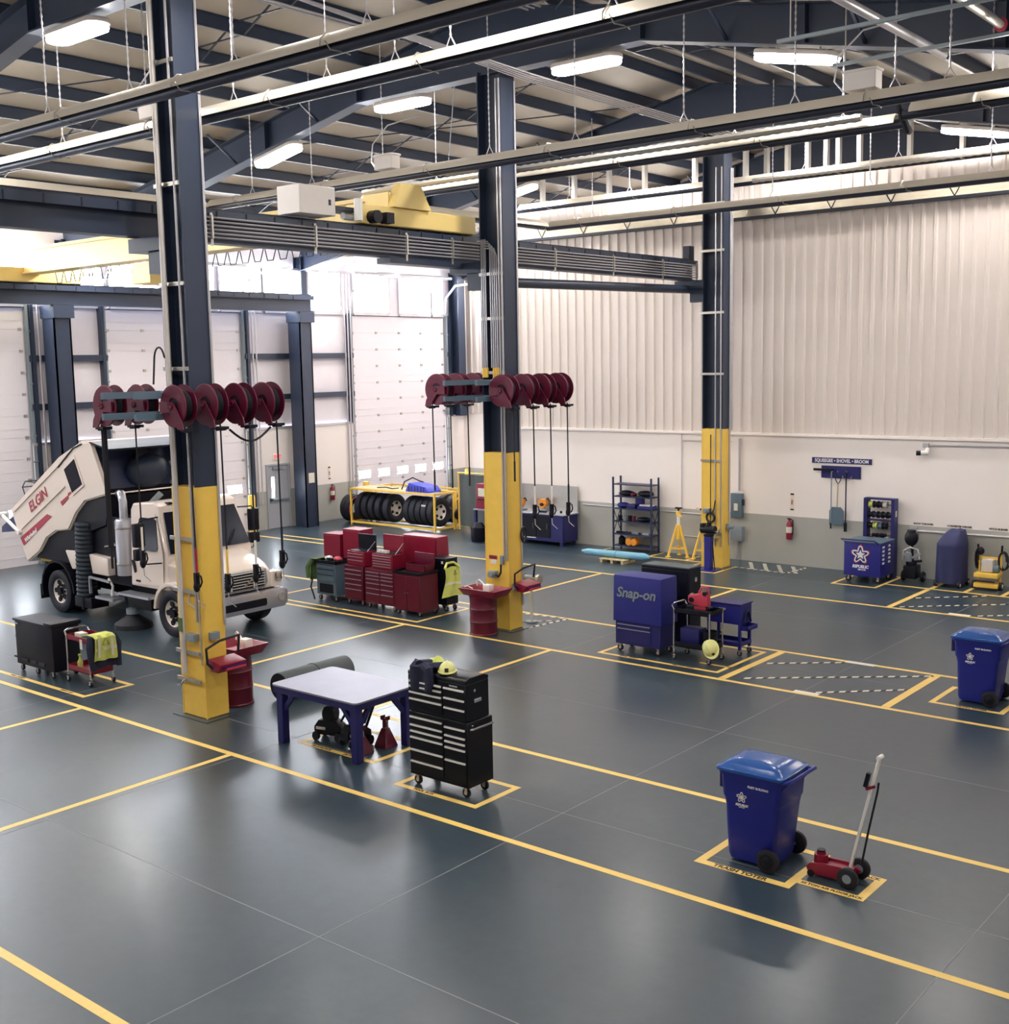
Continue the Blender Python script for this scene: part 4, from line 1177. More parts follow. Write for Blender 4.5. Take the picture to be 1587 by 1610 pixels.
for x in (-.44, .42):
    for y in (-.18, .18): caster(t, x, y, .065)
obj('badge', B().box(.22, .36, -.253, -.25, 1.47, 1.49), 'silver', t)
# clothes and hat on its lid
def hard_hat(label, x, y, z, tilt=(0, 0, 0), s=1):
    t = thing('hard_hat', label, 'hard hat', (x, y, z)); t.rotation_euler = tilt
    b = B(); b.sph((0, 0, 0), (.14 * s, .115 * s, .13 * s), 18, 6, 0, .5); obj('shell', b, 'hat', t)
    b = B(); b.prism([(.19 * s * math.cos(a) if math.cos(a) > 0 else .15 * s * math.cos(a), .125 * s * math.sin(a)) for a in [2 * pi * i / 20 for i in range(20)]], 0, .012, 'xy'); obj('brim', b, 'hat', t)
    b = B(); b.tube([(.13 * s * math.cos(a), 0, .13 * s * math.sin(a)) for a in [pi * (.1 + .8 * i / 8) for i in range(9)]], .012, 5); obj('ridge', b, 'hat', t)
    obj('front_badge', B().box(.13 * s, .142 * s, -.025, .025, .02, .07), 'txt_dark', t)
    return t
hard_hat('pale yellow hard hat on top of the black tool chest', -10.23, 11.12, 1.605, (0, 0, -.9))
j = thing('jacket', 'dark jacket crumpled over the front of the black tool chest', 'jacket', (-10.5, 11.0, 1.61))
cloth('body', j, 'navy_cl', lambda u, v: Vector(((u - .5) * .42 * (1 - .2 * v) - .04 * v, .18 - .36 * min(v, .5) * 1.1 if v < .55 else -.075 - .02 * math.sin(8 * u), (.03 + .05 * abs(math.sin(5 * u + 4 * v)) if v < .55 else .05 - (v - .55) * .72))))
b = B(); b.tube([(.0, -.03, .05), (.14, -.1, .03), (.17, -.1, -.12), (.13, -.1, -.26)], [.06, .06, .05, .04], 8); obj('sleeve', b, 'navy_cl', j)
b = B(); b.tube([(-.12, .0, .05), (-.2, .05, .06), (-.16, -.02, .02)], [.06, .06, .05], 8); obj('sleeve', b, 'navy_cl', j)
v2 = cloth('safety_vest', None, 'hivis', lambda u, v: Vector((-10.68 + .34 * u, 11.13 + .2 * v, 1.64 + .1 * math.sin(pi * u) * math.sin(pi * v) + .015 * math.sin(14 * u))), 12, 8)
tag(v2, 'hi-vis yellow vest folded on the black tool chest beside the hat', 'vest')

# ------------------------------------------------------------------ wheeled bins
def toter_meshes():
    P = []
    def ring(sx, sy, z, ox=0, r=.07):
        return [(x + ox, y, z) for x, y in rrect(-sx, sx, -sy, sy, r, 3)]
    def loft(rings):
        b = B(); n = len(rings[0]); vs = [p for r in rings for p in r]; fs = [tuple(range(n))[::-1]]
        for k in range(len(rings) - 1):
            fs += [(k * n + i, k * n + (i + 1) % n, (k + 1) * n + (i + 1) % n, (k + 1) * n + i) for i in range(n)]
        fs.append(tuple((len(rings) - 1) * n + i for i in range(n)))
        return b._faces(vs, fs)
    b = loft([ring(.27, .26, .03, -.02), ring(.29, .275, .1, -.02), ring(.325, .305, .66, 0), ring(.34, .312, .74, 0), ring(.355, .315, .76, 0), ring(.37, .325, 1.0, 0), ring(.4, .34, 1.02, 0), ring(.4, .34, 1.06, 0)])
    P.append(('body', mesh_of(b, 'body'), 'toter'))
    b = loft([ring(.415, .355, 1.055, -.01), ring(.415, .355, 1.085, -.01), ring(.37, .31, 1.1, -.01), ring(.34, .28, 1.13, -.01), ring(.26, .2, 1.165, -.03), ring(.12, .1, 1.175, -.04)])
    P.append(('lid', mesh_of(b, 'lid'), 'lid'))
    b = B(); b.tube([(.36, -.3, 1.02), (.47, -.3, 1.07), (.49, -.27, 1.08), (.49, .27, 1.08), (.47, .3, 1.07), (.36, .3, 1.02)], .022, 8)
    b.prism([(.3, .86), (.47, 1.06), (.3, 1.06)], -.27, -.25).prism([(.3, .86), (.47, 1.06), (.3, 1.06)], .25, .27)
    P.append(('handle', mesh_of(b, 'handle'), 'toter'))
    b = B(); b.box(-.44, -.39, -.2, .2, .8, 1.05); P.append(('front_grip', mesh_of(b, 'front_grip', .01), 'blue_dk'))
    b = B(); b.cyl((.235, -.33, .13), (.235, .33, .13), .02, None, 8); P.append(('axle', mesh_of(b, 'axle'), 'galv'))
    b = B(); b.lathe([(.03, -.035), (.11, -.03), (.13, -.025), (.135, 0), (.13, .025), (.11, .03), (.03, .035)], (0, 0, 0), 'y', 22)
    wm = mesh_of(b, 'wheel')
    b = B(); b.lathe([(0, -.042), (.05, -.042), (.06, -.036), (.085, -.036), (.085, -.03), (0, -.03)], (0, 0, 0), 'y', 18)
    hm_ = mesh_of(b, 'hub')
    return P, wm, hm_
TOT = toter_meshes()
def toter(label, x, y):
    t = thing('wheeled_bin', label, 'bin', (x, y, 0))
    for n, me, m in TOT[0]: obj(n, me, m, t)
    for s in (-1, 1):
        w_ = obj('wheel', TOT[1], 'rubber', t, loc=(.235, s * .34, .135)); h_ = obj('hub', TOT[2], 'black', w_)
        if s > 0: h_.rotation_euler = (0, 0, pi)
    logo_star(t, -.1, -.321, .78, .055)
    text('REPUBLIC', .035, (-.1, -.317, .69), 'txt_white', t, FACE_Y, shear=.3, bold=.002)
    text('SERVICES', .018, (-.1, -.316, .665), 'txt_white', t, FACE_Y)
    text('FLEET BUILDING', .034, (.1, -.325, .92), 'txt_white', t, (pi / 2, 0, 0), bold=.001)
    return t
toter('blue wheeled bin in the foreground, standing beside the red air jack', -5.93, 11.62)
toter('blue wheeled bin at the right edge of the picture, on its own taped bay', -5.97, 19.3)

# air jack with long white handle
t = thing('air_floor_jack', 'red air floor jack with a tall leaning white handle', 'jack', (-5.05, 11.6, 0))
b = B()
b.prism([(-.28, .06), (-.24, .03), (.2, .05), (.24, .12), (.1, .19), (-.12, .18), (-.26, .15), (-.3, .1)], -.11, -.075).prism([(-.28, .06), (-.24, .03), (.2, .05), (.24, .12), (.1, .19), (-.12, .18), (-.26, .15), (-.3, .1)], .075, .11)
b.box(-.1, .2, -.075, .075, .08, .16)
obj('frame', b, 'red', t, .01)
b = B(); b.cyl((-.17, 0, .08), (-.17, 0, .24), .075, None, 16); b.cyl((-.17, 0, .24), (-.17, 0, .27), .05, None, 16); obj('ram', b, 'red', t)
obj('saddle', B().cyl((-.17, 0, .27), (-.17, 0, .29), .045, None, 14), 'black', t)
for s in (-1, 1):
    w_ = B(); w_.lathe([(.03, -.03), (.1, -.03), (.115, -.02), (.115, .02), (.1, .03), (.03, .03)], (.2, s * .16, .115), 'y', 20); w_ = obj('wheel', w_, 'rubber', t)
    obj('hub', B().cyl((.2, s * .16 - .034, .115), (.2, s * .16 + .034, .115), .05, None, 12), 'box_grey', w_)
    w_ = B(); w_.cyl((-.24, s * .1 - .02, .04), (-.24, s * .1 + .02, .04), .04, None, 10); obj('front_roller', w_, 'black', t)
hb_, ht_ = Vector((.16, 0, .17)), Vector((.45, .02, 1.44))
dd = (ht_ - hb_)
b = B(); b.bar(hb_, hb_ + dd * .93, .036, .03, (0, 1, 0)); hd = obj('handle', b, 'white', t, .006, 1)
b = B(); b.tube([hb_ + dd * .92, hb_ + dd], .022, 8); b.tube([hb_ + dd + Vector((0, -.04, 0)), hb_ + dd + Vector((0, .06, 0))], .025, 8); obj('grip', b, 'white', hd)
b = B(); b.bar(hb_ + dd * .74 + Vector((-.06, -.03, 0)), hb_ + dd * .86 + Vector((-.06, -.03, 0)), .05, .04); obj('control_box', b, 'black', hd)
b = B(); b.bar(hb_ + dd * .72 + Vector((-.05, -.03, 0)), hb_ + dd * .75 + Vector((.03, 0, 0)), .03); obj('trigger', b, 'red', hd)
b = B(); b.tube([hb_ + dd * .78 + Vector((.05, .02, 0)), hb_ + dd * .7 + Vector((.06, .03, 0)), hb_ + dd * .35 + Vector((.07, .05, 0)), Vector((.26, .05, .2))], .012, 6); obj('air_hose', b, 'rubber', t)

# ================================================================== BLUE GROUP
t = thing('tool_chest', 'tool chest hidden under a fitted blue cover with grey lettering', 'tool chest', (-12.2, 18.94, 0))
b = B(); b.box(-.51, .51, -.27, .27, .15, .62); obj('cabinet', b, 'blue_dk', t, .01, 1)
b = B(); b.box(-.545, .545, -.3, .3, .6, 1.5, .015, .01); obj('cover', b, 'bluecloth', t, .02)
text('Snap-on', .27, (-.02, -.306, 1.17), 'box_grey', t, (pi / 2, 0, 0), sx=1.0, shear=.22, bold=.007)
drawers(t, (.545, .46), -.46, .3, -.27, .2, .6, 'silver', 'blue_dk', ph=.012)
for x in (-.44, .42):
    for y in (-.2, .2): caster(t, x, y, .065)
t = thing('tool_cabinet', 'tall black steel cabinet behind the blue covered chest', 'cabinet', (-12.18, 19.85, 0))
b = B(); b.box(-.55, .55, -.22, .22, .12, 1.56); obj('body', b, 'black', t, .008, 1)
obj('top_mat', B().box(-.53, .53, -.2, .2, 1.56, 1.575), 'mat', t)
obj('lock', B().cyl((.3, -.22, 1.4), (.3, -.235, 1.4), .018, None, 10), 'chrome', t); obj('lock', B().cyl((.55, .0, 1.33), (.57, 0, 1.33), .05, None, 12), 'chrome', t)
obj('placard', B().box(.551, .556, -.2, -.08, 1.0, 1.08), 'paper', t)
obj('door', B().box(-.54, .53, -.235, -.22, .16, 1.5), 'black', t, .004, 1)
for x in (-.45, .45):
    for y in (-.16, .16): caster(t, x, y, .055)
c = service_cart('dark two-tray cart with chrome posts between the blue chest and blue cart', -11.05, 18.97, .78, .48, .98, 'black', .98, .25)
b = B(); b.box(-.3, .1, -.15, .15, .28, .62); tag(obj('tool_case', b, 'blue_dk', None, .02, loc=(-11.05, 18.97, -.018)), 'dark blue case standing in the bottom tray of the dark cart', 'case')
tag(obj('black_bucket', B().lathe([(.13, 0), (.16, .3), (.15, .3), (.12, .02), (0, .02)], (-10.82, 19.0, .263), 'z', 16), 'black'), 'black bucket in the bottom tray of the dark cart', 'bucket')
t = thing('chop_saw', 'faded red cut-off saw on the top tray of the dark cart', 'saw', (-11.02, 18.95, .985))
b = B(); b.box(-.22, .24, -.1, .1, 0, .04); obj('base', b, 'black', t, .01)
b = B(); b.prism([(-.2, .1), (.1, .05), (.22, .06), (.2, .3), (.12, .34), (.02, .28), (-.2, .24)], -.07, .07); obj('housing', b, 'pinkred', t, .02)
b = B(); b.tube([(.0, 0, .29), (.06, 0, .4), (.18, 0, .42), (.21, 0, .3)], .02, 6); obj('grip', b, 'pinkred', t)
b = B(); b.cyl((-.12, -.09, .16), (-.12, .09, .16), .05, None, 12); b.cyl((.16, -.09, .3), (.16, .09, .3), .04, None, 12); obj('knob', b, 'black', t)
b = B(); b.box(-.04, .2, -.11, -.1, .0, .06); obj('maker_plate', b, 'decal_red', t)
hard_hat('pale yellow hard hat hanging low on the corner post of the dark cart', -10.6, 18.66, .33, (.9, .5, -.6), 1.3)
t = thing('utility_cart', 'blue steel utility cart with a drawer box, right of the dark cart', 'cart', (-10.87, 19.83, 0))
b = B(); b.box(-.36, .36, -.22, .22, .6, .98); obj('drawer_box', b, 'blue', t, .01)
obj('lid', B().box(-.38, .38, -.24, .24, .97, 1.0), 'blue_dk', t, .006, 1)
for sx in (-1, 1):
    for sy in (-1, 1): obj('leg', B().box(sx * .33 - .025, sx * .33 + .025, sy * .19 - .025, sy * .19 + .025, .12, .6), 'blue', t); caster(t, sx * .33, sy * .19, .05, fork='chrome')
b = B(); tray(b, -.36, .36, -.22, .22, .18, .26); obj('bottom_tray', b, 'blue', t)
b = B(); tray(b, .3, .5, -.2, .2, .5, .58); obj('side_tray', b, 'blue', t)
obj('drawer_handle', B().box(-.1, .05, -.235, -.22, .86, .9), 'chrome', t)
b = B(); b.tube([(.38, -.12 + .28 * i / 12, .62 + .22 * math.sin(pi * i / 12)) if i else (.38, -.12, .62) for i in range(13)], .018, 6); obj('hose_loop', b, 'rubber', t)
tag(obj('extension_lead', B().tube([(-11.1 + .1 * math.cos(a), 19.8 + .1 * math.sin(a), .21 + .006 * i) for i, a in enumerate([k * pi / 5 for k in range(25)])], .012, 5), 'rubber'), 'coiled black lead in the bottom tray of the blue utility cart', 'cable')

# ================================================================== RED GROUP
t = thing('drawer_cart', 'cool grey drawer cart heaped with tools, left of the red chests', 'cart', (-21.1, 18.98, 0))
b = B(); b.box(-.34, .34, -.24, .24, .15, .92); obj('body', b, 'cool_grey', t, .01)
b = B(); tray(b, -.37, .37, -.27, .27, .92, .99); obj('top_tray', b, 'black', t)
for z0, z1 in ((.8, .9), (.68, .78), (.48, .66)):
    d = obj('drawer', B().box(-.3, .3, -.26, -.24, z0, z1), 'cool_grey', t, .004, 1); obj('handle', B().box(-.28, .28, -.272, -.26, z1 - .025, z1 - .008), 'steel_dk', d)
obj('open_bay', B().box(-.24, .24, -.245, -.238, .2, .42), 'black', t)
for sx in (-.28, .28):
    for sy in (-.18, .18): caster(t, sx, sy, .06)
for i, (m, x, y, r, l, cat) in enumerate((('white', -.2, .05, .12, 'white rag', 'rag'), ('pinkred', .12, .05, .13, 'red rag', 'rag'), ('black', -.05, -.12, .07, 'black cordless drill', 'drill'), ('green', -.3, .12, .09, 'green glove', 'glove'))):
    o = B(); o.sph((-21.1 + x, 18.98 + y, .935 + r * .45), (r, r * .8, r * .5), 10, 6)
    if m == 'black': o.box(-21.1 + x - .02, -21.1 + x + .16, 18.98 + y - .03, 18.98 + y + .03, .96, 1.03)
    tag(obj(l.split()[-1], o, m), l + ' on top of the cool grey drawer cart', cat)
j = thing('work_jacket', 'green work jacket hung on the left end of the grey drawer cart', 'jacket', (-21.54, 18.95, .98))
cloth('body', j, 'green', lambda u, v: Vector((.12 - .5 * min(v, .3) if v < .3 else -.04 - .05 * math.sin(3 * pi * u), (u - .5) * .5 * (1 + .2 * v), .02 if v < .3 else .02 - (v - .3) * .75)))
b = B(); b.tube([(-.05, -.2, -.02), (-.12, -.3, -.2), (-.1, -.3, -.45)], [.07, .06, .05], 8); obj('sleeve', b, 'green', j)
tag(obj('hanging_cable', B().tube([(-21.55, 18.7, .5), (-21.62, 18.7, .3), (-21.5, 18.68, .1), (-21.45, 18.66, .02)], .02, 6), 'rubber'), 'black cable hanging below the green jacket by the grey cart', 'cable')
def roll_cab(label, x, y, w, d, h, zs, cols, loc_m='red', pull='silver'):
    t = thing('roller_cabinet', label, 'tool chest', (x, y, 0))
    b = B(); b.box(-w / 2, w / 2, -d / 2, d / 2, .13, h); obj('body', b, loc_m, t, .01, 1)
    for c0, c1 in cols: drawers(t, zs, c0, c1, -d / 2, .18, h - .03, pull, loc_m, ph=.014)
    for sx in (-1, 1):
        for sy in (-1, 1): caster(t, sx * (w / 2 - .08), sy * (d / 2 - .07), .055)
    return t
roll_cab('dark red roller cabinet carrying a chest with a raised black lid', -20.18, 19.05, .62, .56, .94, (.84, .74, .62, .5, .38), [(-.28, .28)], 'red_dk')
roll_cab('dark red roller cabinet carrying a chest with a raised red lid', -19.26, 19.0, .98, .56, .94, (.86, .78, .7, .6, .48, .36), [(-.44, .0), (.04, .44)], 'red_dk')
def top_chest(label, x, y, w, d, z, h, lid_m, lid_h, zs):
    t = thing('top_chest', label, 'tool chest', (x, y, z))
    b = B(); b.box(-w / 2, w / 2, -d / 2, d / 2, 0, h); obj('body', b, 'red', t, .008, 1)
    drawers(t, zs, -w / 2 + .03, w / 2 - .03, -d / 2, .02, h - .02, 'silver', 'red', ph=.014)
    b = B(); b.box(-w / 2, w / 2, d / 2 - .06, d / 2 - .02, h, h + lid_h); obj('raised_lid', b, lid_m, t, .006, 1)
    b = B(); b.tube([(w / 2 - .01, -d / 2 + .1, h - .01), (w / 2 - .01, d / 2 - .05, h + lid_h * .6)], .008, 5); obj('lid_stay', b, 'silver', t)
    obj('tool_tray', B().box(-w / 2 + .04, w / 2 - .04, -d / 2 + .03, d / 2 - .08, h - .01, h + .015), 'black', t)
    return t
top_chest('small red chest with its black-lined lid standing open, second from left', -20.12, 19.02, .58, .44, .943, .34, 'black', .36, (.28, .21, .13))
top_chest('small red chest with a red lid standing open, above the widest dark red cabinet', -19.2, 18.98, .66, .44, .943, .36, 'red', .4, (.31, .25, .19, .13, .07))
b = B()
for i in range(5): b.box(-19.42 + .07 * i, -19.37 + .07 * i, 18.82, 18.9, 1.32, 1.38)
tag(obj('socket_rail', b, 'white', kind='stuff'), 'row of white sockets in front of the open red lid', 'sockets')
t = thing('tool_locker', 'plain red steel locker with two doors, rightmost at the front of the red group', 'cabinet', (-18.32, 18.95, 0))
b = B(); b.box(-.4, .4, -.3, .3, .1, .95); obj('body', b, 'red_dk', t, .01, 1)
obj('door', B().box(-.38, -.005, -.312, -.3, .14, .9), 'red_dk', t, .004, 1); obj('door', B().box(.005, .38, -.312, -.3, .14, .9), 'red_dk', t, .004, 1)
for s in (-.04, .04): obj('knob', B().cyl((s, -.312, .52), (s, -.33, .52), .014, None, 8), 'chrome', t)
b = B(); tray(b, -.42, .42, -.32, .32, .94, 1.0); obj('top_tray', b, 'black', t)
for sx in (-.33, .33):
    for sy in (-.24, .24): caster(t, sx, sy, .045)
w_ = B(); w_.lathe([(.03, -.025), (.085, -.025), (.1, -.01), (.1, .01), (.085, .025), (.03, .025)], (.3, .31, .1), 'x', 18); obj('side_wheel', w_, 'rubber', t)
t = thing('hand_box', 'open red toolbox on the tray of the plain red locker', 'toolbox', (-18.3, 19.05, .955))
b = B(); tray(b, -.3, .3, -.15, .18, 0, .18); obj('tray_body', b, 'red_dk', t)
b = B(); b.box(-.3, .3, .16, .2, .1, .4); obj('raised_lid', b, 'maroon', t, .01)
for i, (x0, x1, y0, y1, h, l) in enumerate(((-21.95, -21.36, 19.45, 19.9, 1.5, 'plain red steel box cabinet, leftmost at the back of the red group'),
                                      (-21.3, -20.7, 19.5, 19.95, 1.65, 'tall red steel cabinet with black knob at the back of the red group'))):
    t = thing('steel_cabinet', l, 'cabinet', ((x0 + x1) / 2, (y0 + y1) / 2, 0))
    w2, d2 = (x1 - x0) / 2, (y1 - y0) / 2
    b = B(); b.box(-w2, w2, -d2, d2, .1, h); obj('body', b, 'red', t, .008, 1)
    obj('door', B().box(-w2 + .02, w2 - .02, -d2 - .012, -d2, .14, h - .04), 'red', t, .004, 1)
    if i: obj('knob', B().cyl((w2, 0, h - .3), (w2 + .05, 0, h - .3), .05, None, 10), 'black', t)
    obj('handle', B().box(w2 - .07, w2 - .05, -d2 - .03, -d2 - .012, h * .55, h * .62), 'chrome', t)
    for sx in (-1, 1):
        for sy in (-1, 1): caster(t, sx * (w2 - .07), sy * (d2 - .07), .045)
t = thing('tool_chest', 'tool chest under a fitted dark red cloth cover at the back of the red group', 'tool chest', (-18.88, 19.87, 0))
obj('cabinet', B().box(-.54, .54, -.2, .2, .13, .6), 'red_dk', t, .01, 1)
def cov(u, v):
    a = 2 * pi * u
    return None
b = B(); b.box(-.57, .57, -.225, .225, .55, 1.64, .02, .02); co = obj('cover', b, 'red', t, .03)
b = B(); b.grid(lambda u, v: Vector((-.55 + 1.1 * u, -.23 - .02 * abs(math.sin(6 * u + 2 * v)), .7 + .9 * v - .25 * (1 - v) * math.sin(pi * u))), 14, 8, .006); obj('cover_fold', b, 'red', t)
for sx in (-.45, .45):
    for sy in (-.14, .14): caster(t, sx, sy, .055)
t = thing('tool_cabinet', 'slim black cabinet behind the hi-vis vest at the right of the red group', 'cabinet', (-18.07, 19.62, 0))
b = B(); b.box(-.2, .24, -.2, .2, .15, 1.22); obj('body', b, 'black', t, .01, 1); obj('decal', B().box(.1, .16, -.203, -.2, 1.1, 1.16), 'white', t)
for sx in (-.15, .18):
    for sy in (-.14, .14): caster(t, sx, sy, .06)
vt = thing('safety_vest', 'hi-vis yellow vest with a warning triangle hung on the slim black cabinet', 'vest', (-17.79, 19.56, 1.02))
def vst(u, v):
    wv = .5 + .25 * v - .12 * math.sin(pi * v)
    return Vector((.03 + .09 * math.sin(pi * u) * (.4 + .6 * v) + .015 * math.sin(12 * u + 6 * v), (u - .5) * wv, -.66 * v + .03 * math.sin(4 * u)))
cloth('body', vt, 'hivis', vst)
cloth('reflective_band', vt, 'hivis_str', lambda u, v: vst(u, .52 + .08 * v) + Vector((.014, 0, 0)), 12, 2, .004)
b = B(); q = [vst(.42, .28), vst(.58, .28), vst(.5, .12)]; b.tube([p + Vector((.03, 0, 0)) for p in q], .008, 4, True); obj('warning_triangle', b, 'txt_dark', vt)
b = B(); b.tube([vst(0, 0), Vector((-.03, -.12, .1)), Vector((-.03, .1, .1)), vst(1, 0)], .03, 6); obj('shoulder_strap', b, 'hivis', vt)

# ================================================================== TYRE RACKS
def tyre_meshes(R_, w2, rim):
    b = B(); pr = [(rim, -w2 * .7), (rim + .03, -w2 * .85), (R_ * .8, -w2), (R_ * .95, -w2 * .86)]
    for i in range(7):
        x = -w2 * .8 + 1.6 * w2 * i / 6
        pr += [(R_ - (0 if i % 2 else .008), x)]
    pr += [(R_ * .95, w2 * .86), (R_ * .8, w2), (rim + .03, w2 * .85), (rim, w2 * .7)]
    b.lathe(pr, (0, 0, 0), 'x', 32, True)
    tm = mesh_of(b, 'tyre'); tm.materials.append(M['tyre'])
    b = B(); b.lathe([(rim * .98, w2 * .7), (rim * .9, w2 * .5), (rim * .55, w2 * .2), (rim * .5, w2 * .35), (0, w2 * .35), (0, -w2 * .1), (rim * .98, -w2 * .7)], (0, 0, 0), 'x', 24, False, False)
    rm = mesh_of(b, 'rim'); rm.materials.append(M['hub'])
    b = B()
    for i in range(5):
        a = 2 * pi * i / 5
        c_ = Vector((w2 * .3, rim * .72 * math.cos(a), rim * .72 * math.sin(a))); b.cyl(c_, c_ + Vector((.035, 0, 0)), rim * .2, None, 8)
    hm2 = mesh_of(b, 'hand_hole'); hm2.materials.append(M['black'])
    return tm, rm, hm2
TY = tyre_meshes(.5, .13, .27)
def tyre(label, x, y, z=None, rim=False, group=None, R_=.5, tilt=0):
    if rim:
        t = thing('wheel', label, 'wheel', (x, y, z or R_), group=group)
        obj('tyre', TY[0], 'tyre', t); r_ = obj('rim', TY[1], 'hub', t); obj('hand_hole', TY[2], 'black', r_)
    else:
        t = obj('tyre', TY[0], 'tyre', loc=(x, y, z or R_)); tag(t, label, 'tyre', group)
    t.rotation_euler = (0, tilt, 0)
    return t
RKY, RKX0, RKX1 = 29.1, -30.75, -26.72
def rack(label, x0, x1, y0, y1, h):
    t = thing('tyre_rack', label, 'rack', ((x0 + x1) / 2, (y0 + y1) / 2, 0))
    w2, d2 = (x1 - x0) / 2, (y1 - y0) / 2
    for sx in (-1, 1):
        for sy in (-1, 1): obj('post', B().box(sx * w2 - .03, sx * w2 + .03, sy * d2 - .03, sy * d2 + .03, 0, h), 'yellow', t)
    for z in (.1, h - .03):
        for sy in (-1, 1): obj('rail', B().box(-w2, w2, sy * d2 - .025, sy * d2 + .025, z - .03, z + .03), 'yellow', t)
        for sx in (-1, 1): obj('end_rail', B().box(sx * w2 - .025, sx * w2 + .025, -d2, d2, z - .03, z + .03), 'yellow', t)
    return t
rk = rack('long yellow tube rack full of truck tyres below the far overhead door', RKX0, RKX1, 28.62, 29.58, 1.3)
obj('deck_board', B().box(-2.0, 1.3, -.45, .45, 1.29, 1.31), 'wood', rk)
rack('second yellow tube rack behind the first, toward the side wall', -30.6, -26.75, 29.72, 30.5, 1.3)
GT = 'tyres packed in the yellow rack'
poss = ['leftmost tyre in the long yellow rack', 'second tyre from left in the long yellow rack', 'third tyre from left in the long yellow rack', 'fourth tyre from left in the long yellow rack, with a paper sticker']
for i, x in enumerate((-30.5, -30.15, -29.82, -29.48)): tyre('black ' + poss[i], x, 29.1, .63, group=GT)
tyre('truck wheel with a white rim facing out, middle of the long yellow rack', -29.08, 29.1, .63, True)
for i, x in enumerate((-28.1, -27.82, -27.54, -27.27)): tyre('black tyre right of the white-rimmed wheel in the rack, %s' % ['nearest it', 'second', 'third', 'fourth, with a paper sticker'][i], x, 29.1, .63, group=GT)
tyre('truck wheel with white rim at the right end of the long yellow rack', -26.98, 29.1, .63, True)
for x, y in ((-29.48, 28.7), (-27.27, 28.66)):
    tag(obj('sticker', B().box(x - .1, x + .1, y - .006, y, .84, .9), 'paper', rot=None), 'white paper sticker on a black tyre, %s in the yellow rack' % ('left part' if x < -29 else 'right part'), 'sticker')
tyre('black tyre in the second yellow rack at its right end', -27.1, 30.1, .63, group='tyres in the second rack')
tyre('black tyre in the second yellow rack, next from the end', -27.5, 30.1, .63, group='tyres in the second rack')
tyre('loose black tyre standing left of the yellow rack', -31.35, 29.2, .5)
tyre('loose black tyre leaning against the left end of the yellow rack', -31.02, 29.1, .5)
tag(obj('hoop', B().tube([(-30.88, 29.1 + .45 * math.cos(a), .5 + .45 * math.sin(a)) for a in [2 * pi * i / 24 for i in range(24)]], .02, 6, True), 'pinkred'), 'thin pinkish hoop between the loose tyres and the yellow rack', 'hoop')
t = thing('plastic_ramp', 'bright blue ribbed plastic panel lying on top of the yellow rack', 'panel', (-27.55, 29.0, 1.305))
b = B(); b.prism([(-.55, 0), (.5, 0), (.5, .04), (.35, .2), (-.4, .3), (-.55, .05)], -.32, .32); obj('panel', b, 'brightblue', t, .01)
for k in range(6): obj('rib', B().box(-.42 + .14 * k, -.38 + .14 * k, -.335, -.32, .03, .2), 'blue_dk', t)
tag(obj('air_line', B().tube([(-28.6, 29.0, 1.32), (-28.45, 29.0, 1.6), (-28.1, 29.05, 1.75), (-27.75, 29.0, 1.66), (-27.6, 29.05, 1.62)], .022, 6), 'rubber'), 'black hose looping over the top of the yellow tyre rack', 'hose')
tag(obj('black_strap', B().tube([(-29.8, 29.0, 1.325), (-29.4, 29.05, 1.35), (-29.0, 28.95, 1.33), (-28.75, 29, 1.36)], .02, 6), 'rubber'), 'black strap lying on the boards of the yellow rack', 'strap')
t = thing('tyre_cage', 'yellow fitting with a black valve hung at the gap between the yellow racks', 'fitting', (-26.62, 29.68, .62))
b = B(); b.tube([(0, -.1, .35), (.04, .0, .5), (.04, .12, .3), (.02, .1, -.05), (0, -.08, .05)], .025, 6); obj('frame', b, 'yellow', t); b = B(); b.cyl((0, 0, -.1), (.08, 0, -.1), .2, None, 16); obj('disc', b, 'black', t)

# bollards at the door jambs
for i, (x, y, l) in enumerate(((-31.55, 24.85, 'yellow steel bollard left of the grey personnel door, behind the truck'), (-31.45, 30.05, 'yellow bollard behind the left end of the tyre rack'), (-31.5, 35.75, 'tall yellow bollard behind the right end of the tyre rack'))):
    t = thing('bollard', l, 'bollard', (x, y, 0)); b = B(); b.lathe([(.12, 0), (.12, 1.3), (.1, 1.36), (0, 1.38)], (0, 0, 0), 'z', 16); obj('pipe', b, 'yellow', t)
    if i == 0: obj('hanging_box', B().box(.12, .26, -.06, .1, .7, .95), 'box_grey', t, .01)
def extinguisher(label, x, y, z, face):
    t = thing('fire_extinguisher', label, 'extinguisher', (x, y, z), 0 if face == 'y' else pi / 2)
    b = B(); b.lathe([(.075, 0), (.085, .02), (.085, .4), (.05, .48), (.03, .5), (.03, .54), (0, .54)], (0, 0, 0), 'z', 16); obj('cylinder', b, 'red', t)
    b = B(); b.lathe([(.0865, .18), (.0865, .34)], (0, 0, 0), 'z', 16, True); obj('label_wrap', b, 'paper', t)
    b = B(); b.box(-.06, .03, -.015, .015, .54, .57); b.tube([(.02, 0, .56), (.1, 0, .52), (.11, -.02, .3), (.1, -.02, .12)], .014, 6); obj('valve_and_hose', b, 'black', t)
    return t
extinguisher('red fire extinguisher on the side wall left of the hanging shovel', -14.21, 29.22, .72, 'y')
extinguisher('red fire extinguisher on the door wall beside the tyre rack', -32.19, 29.05, .74, 'x')
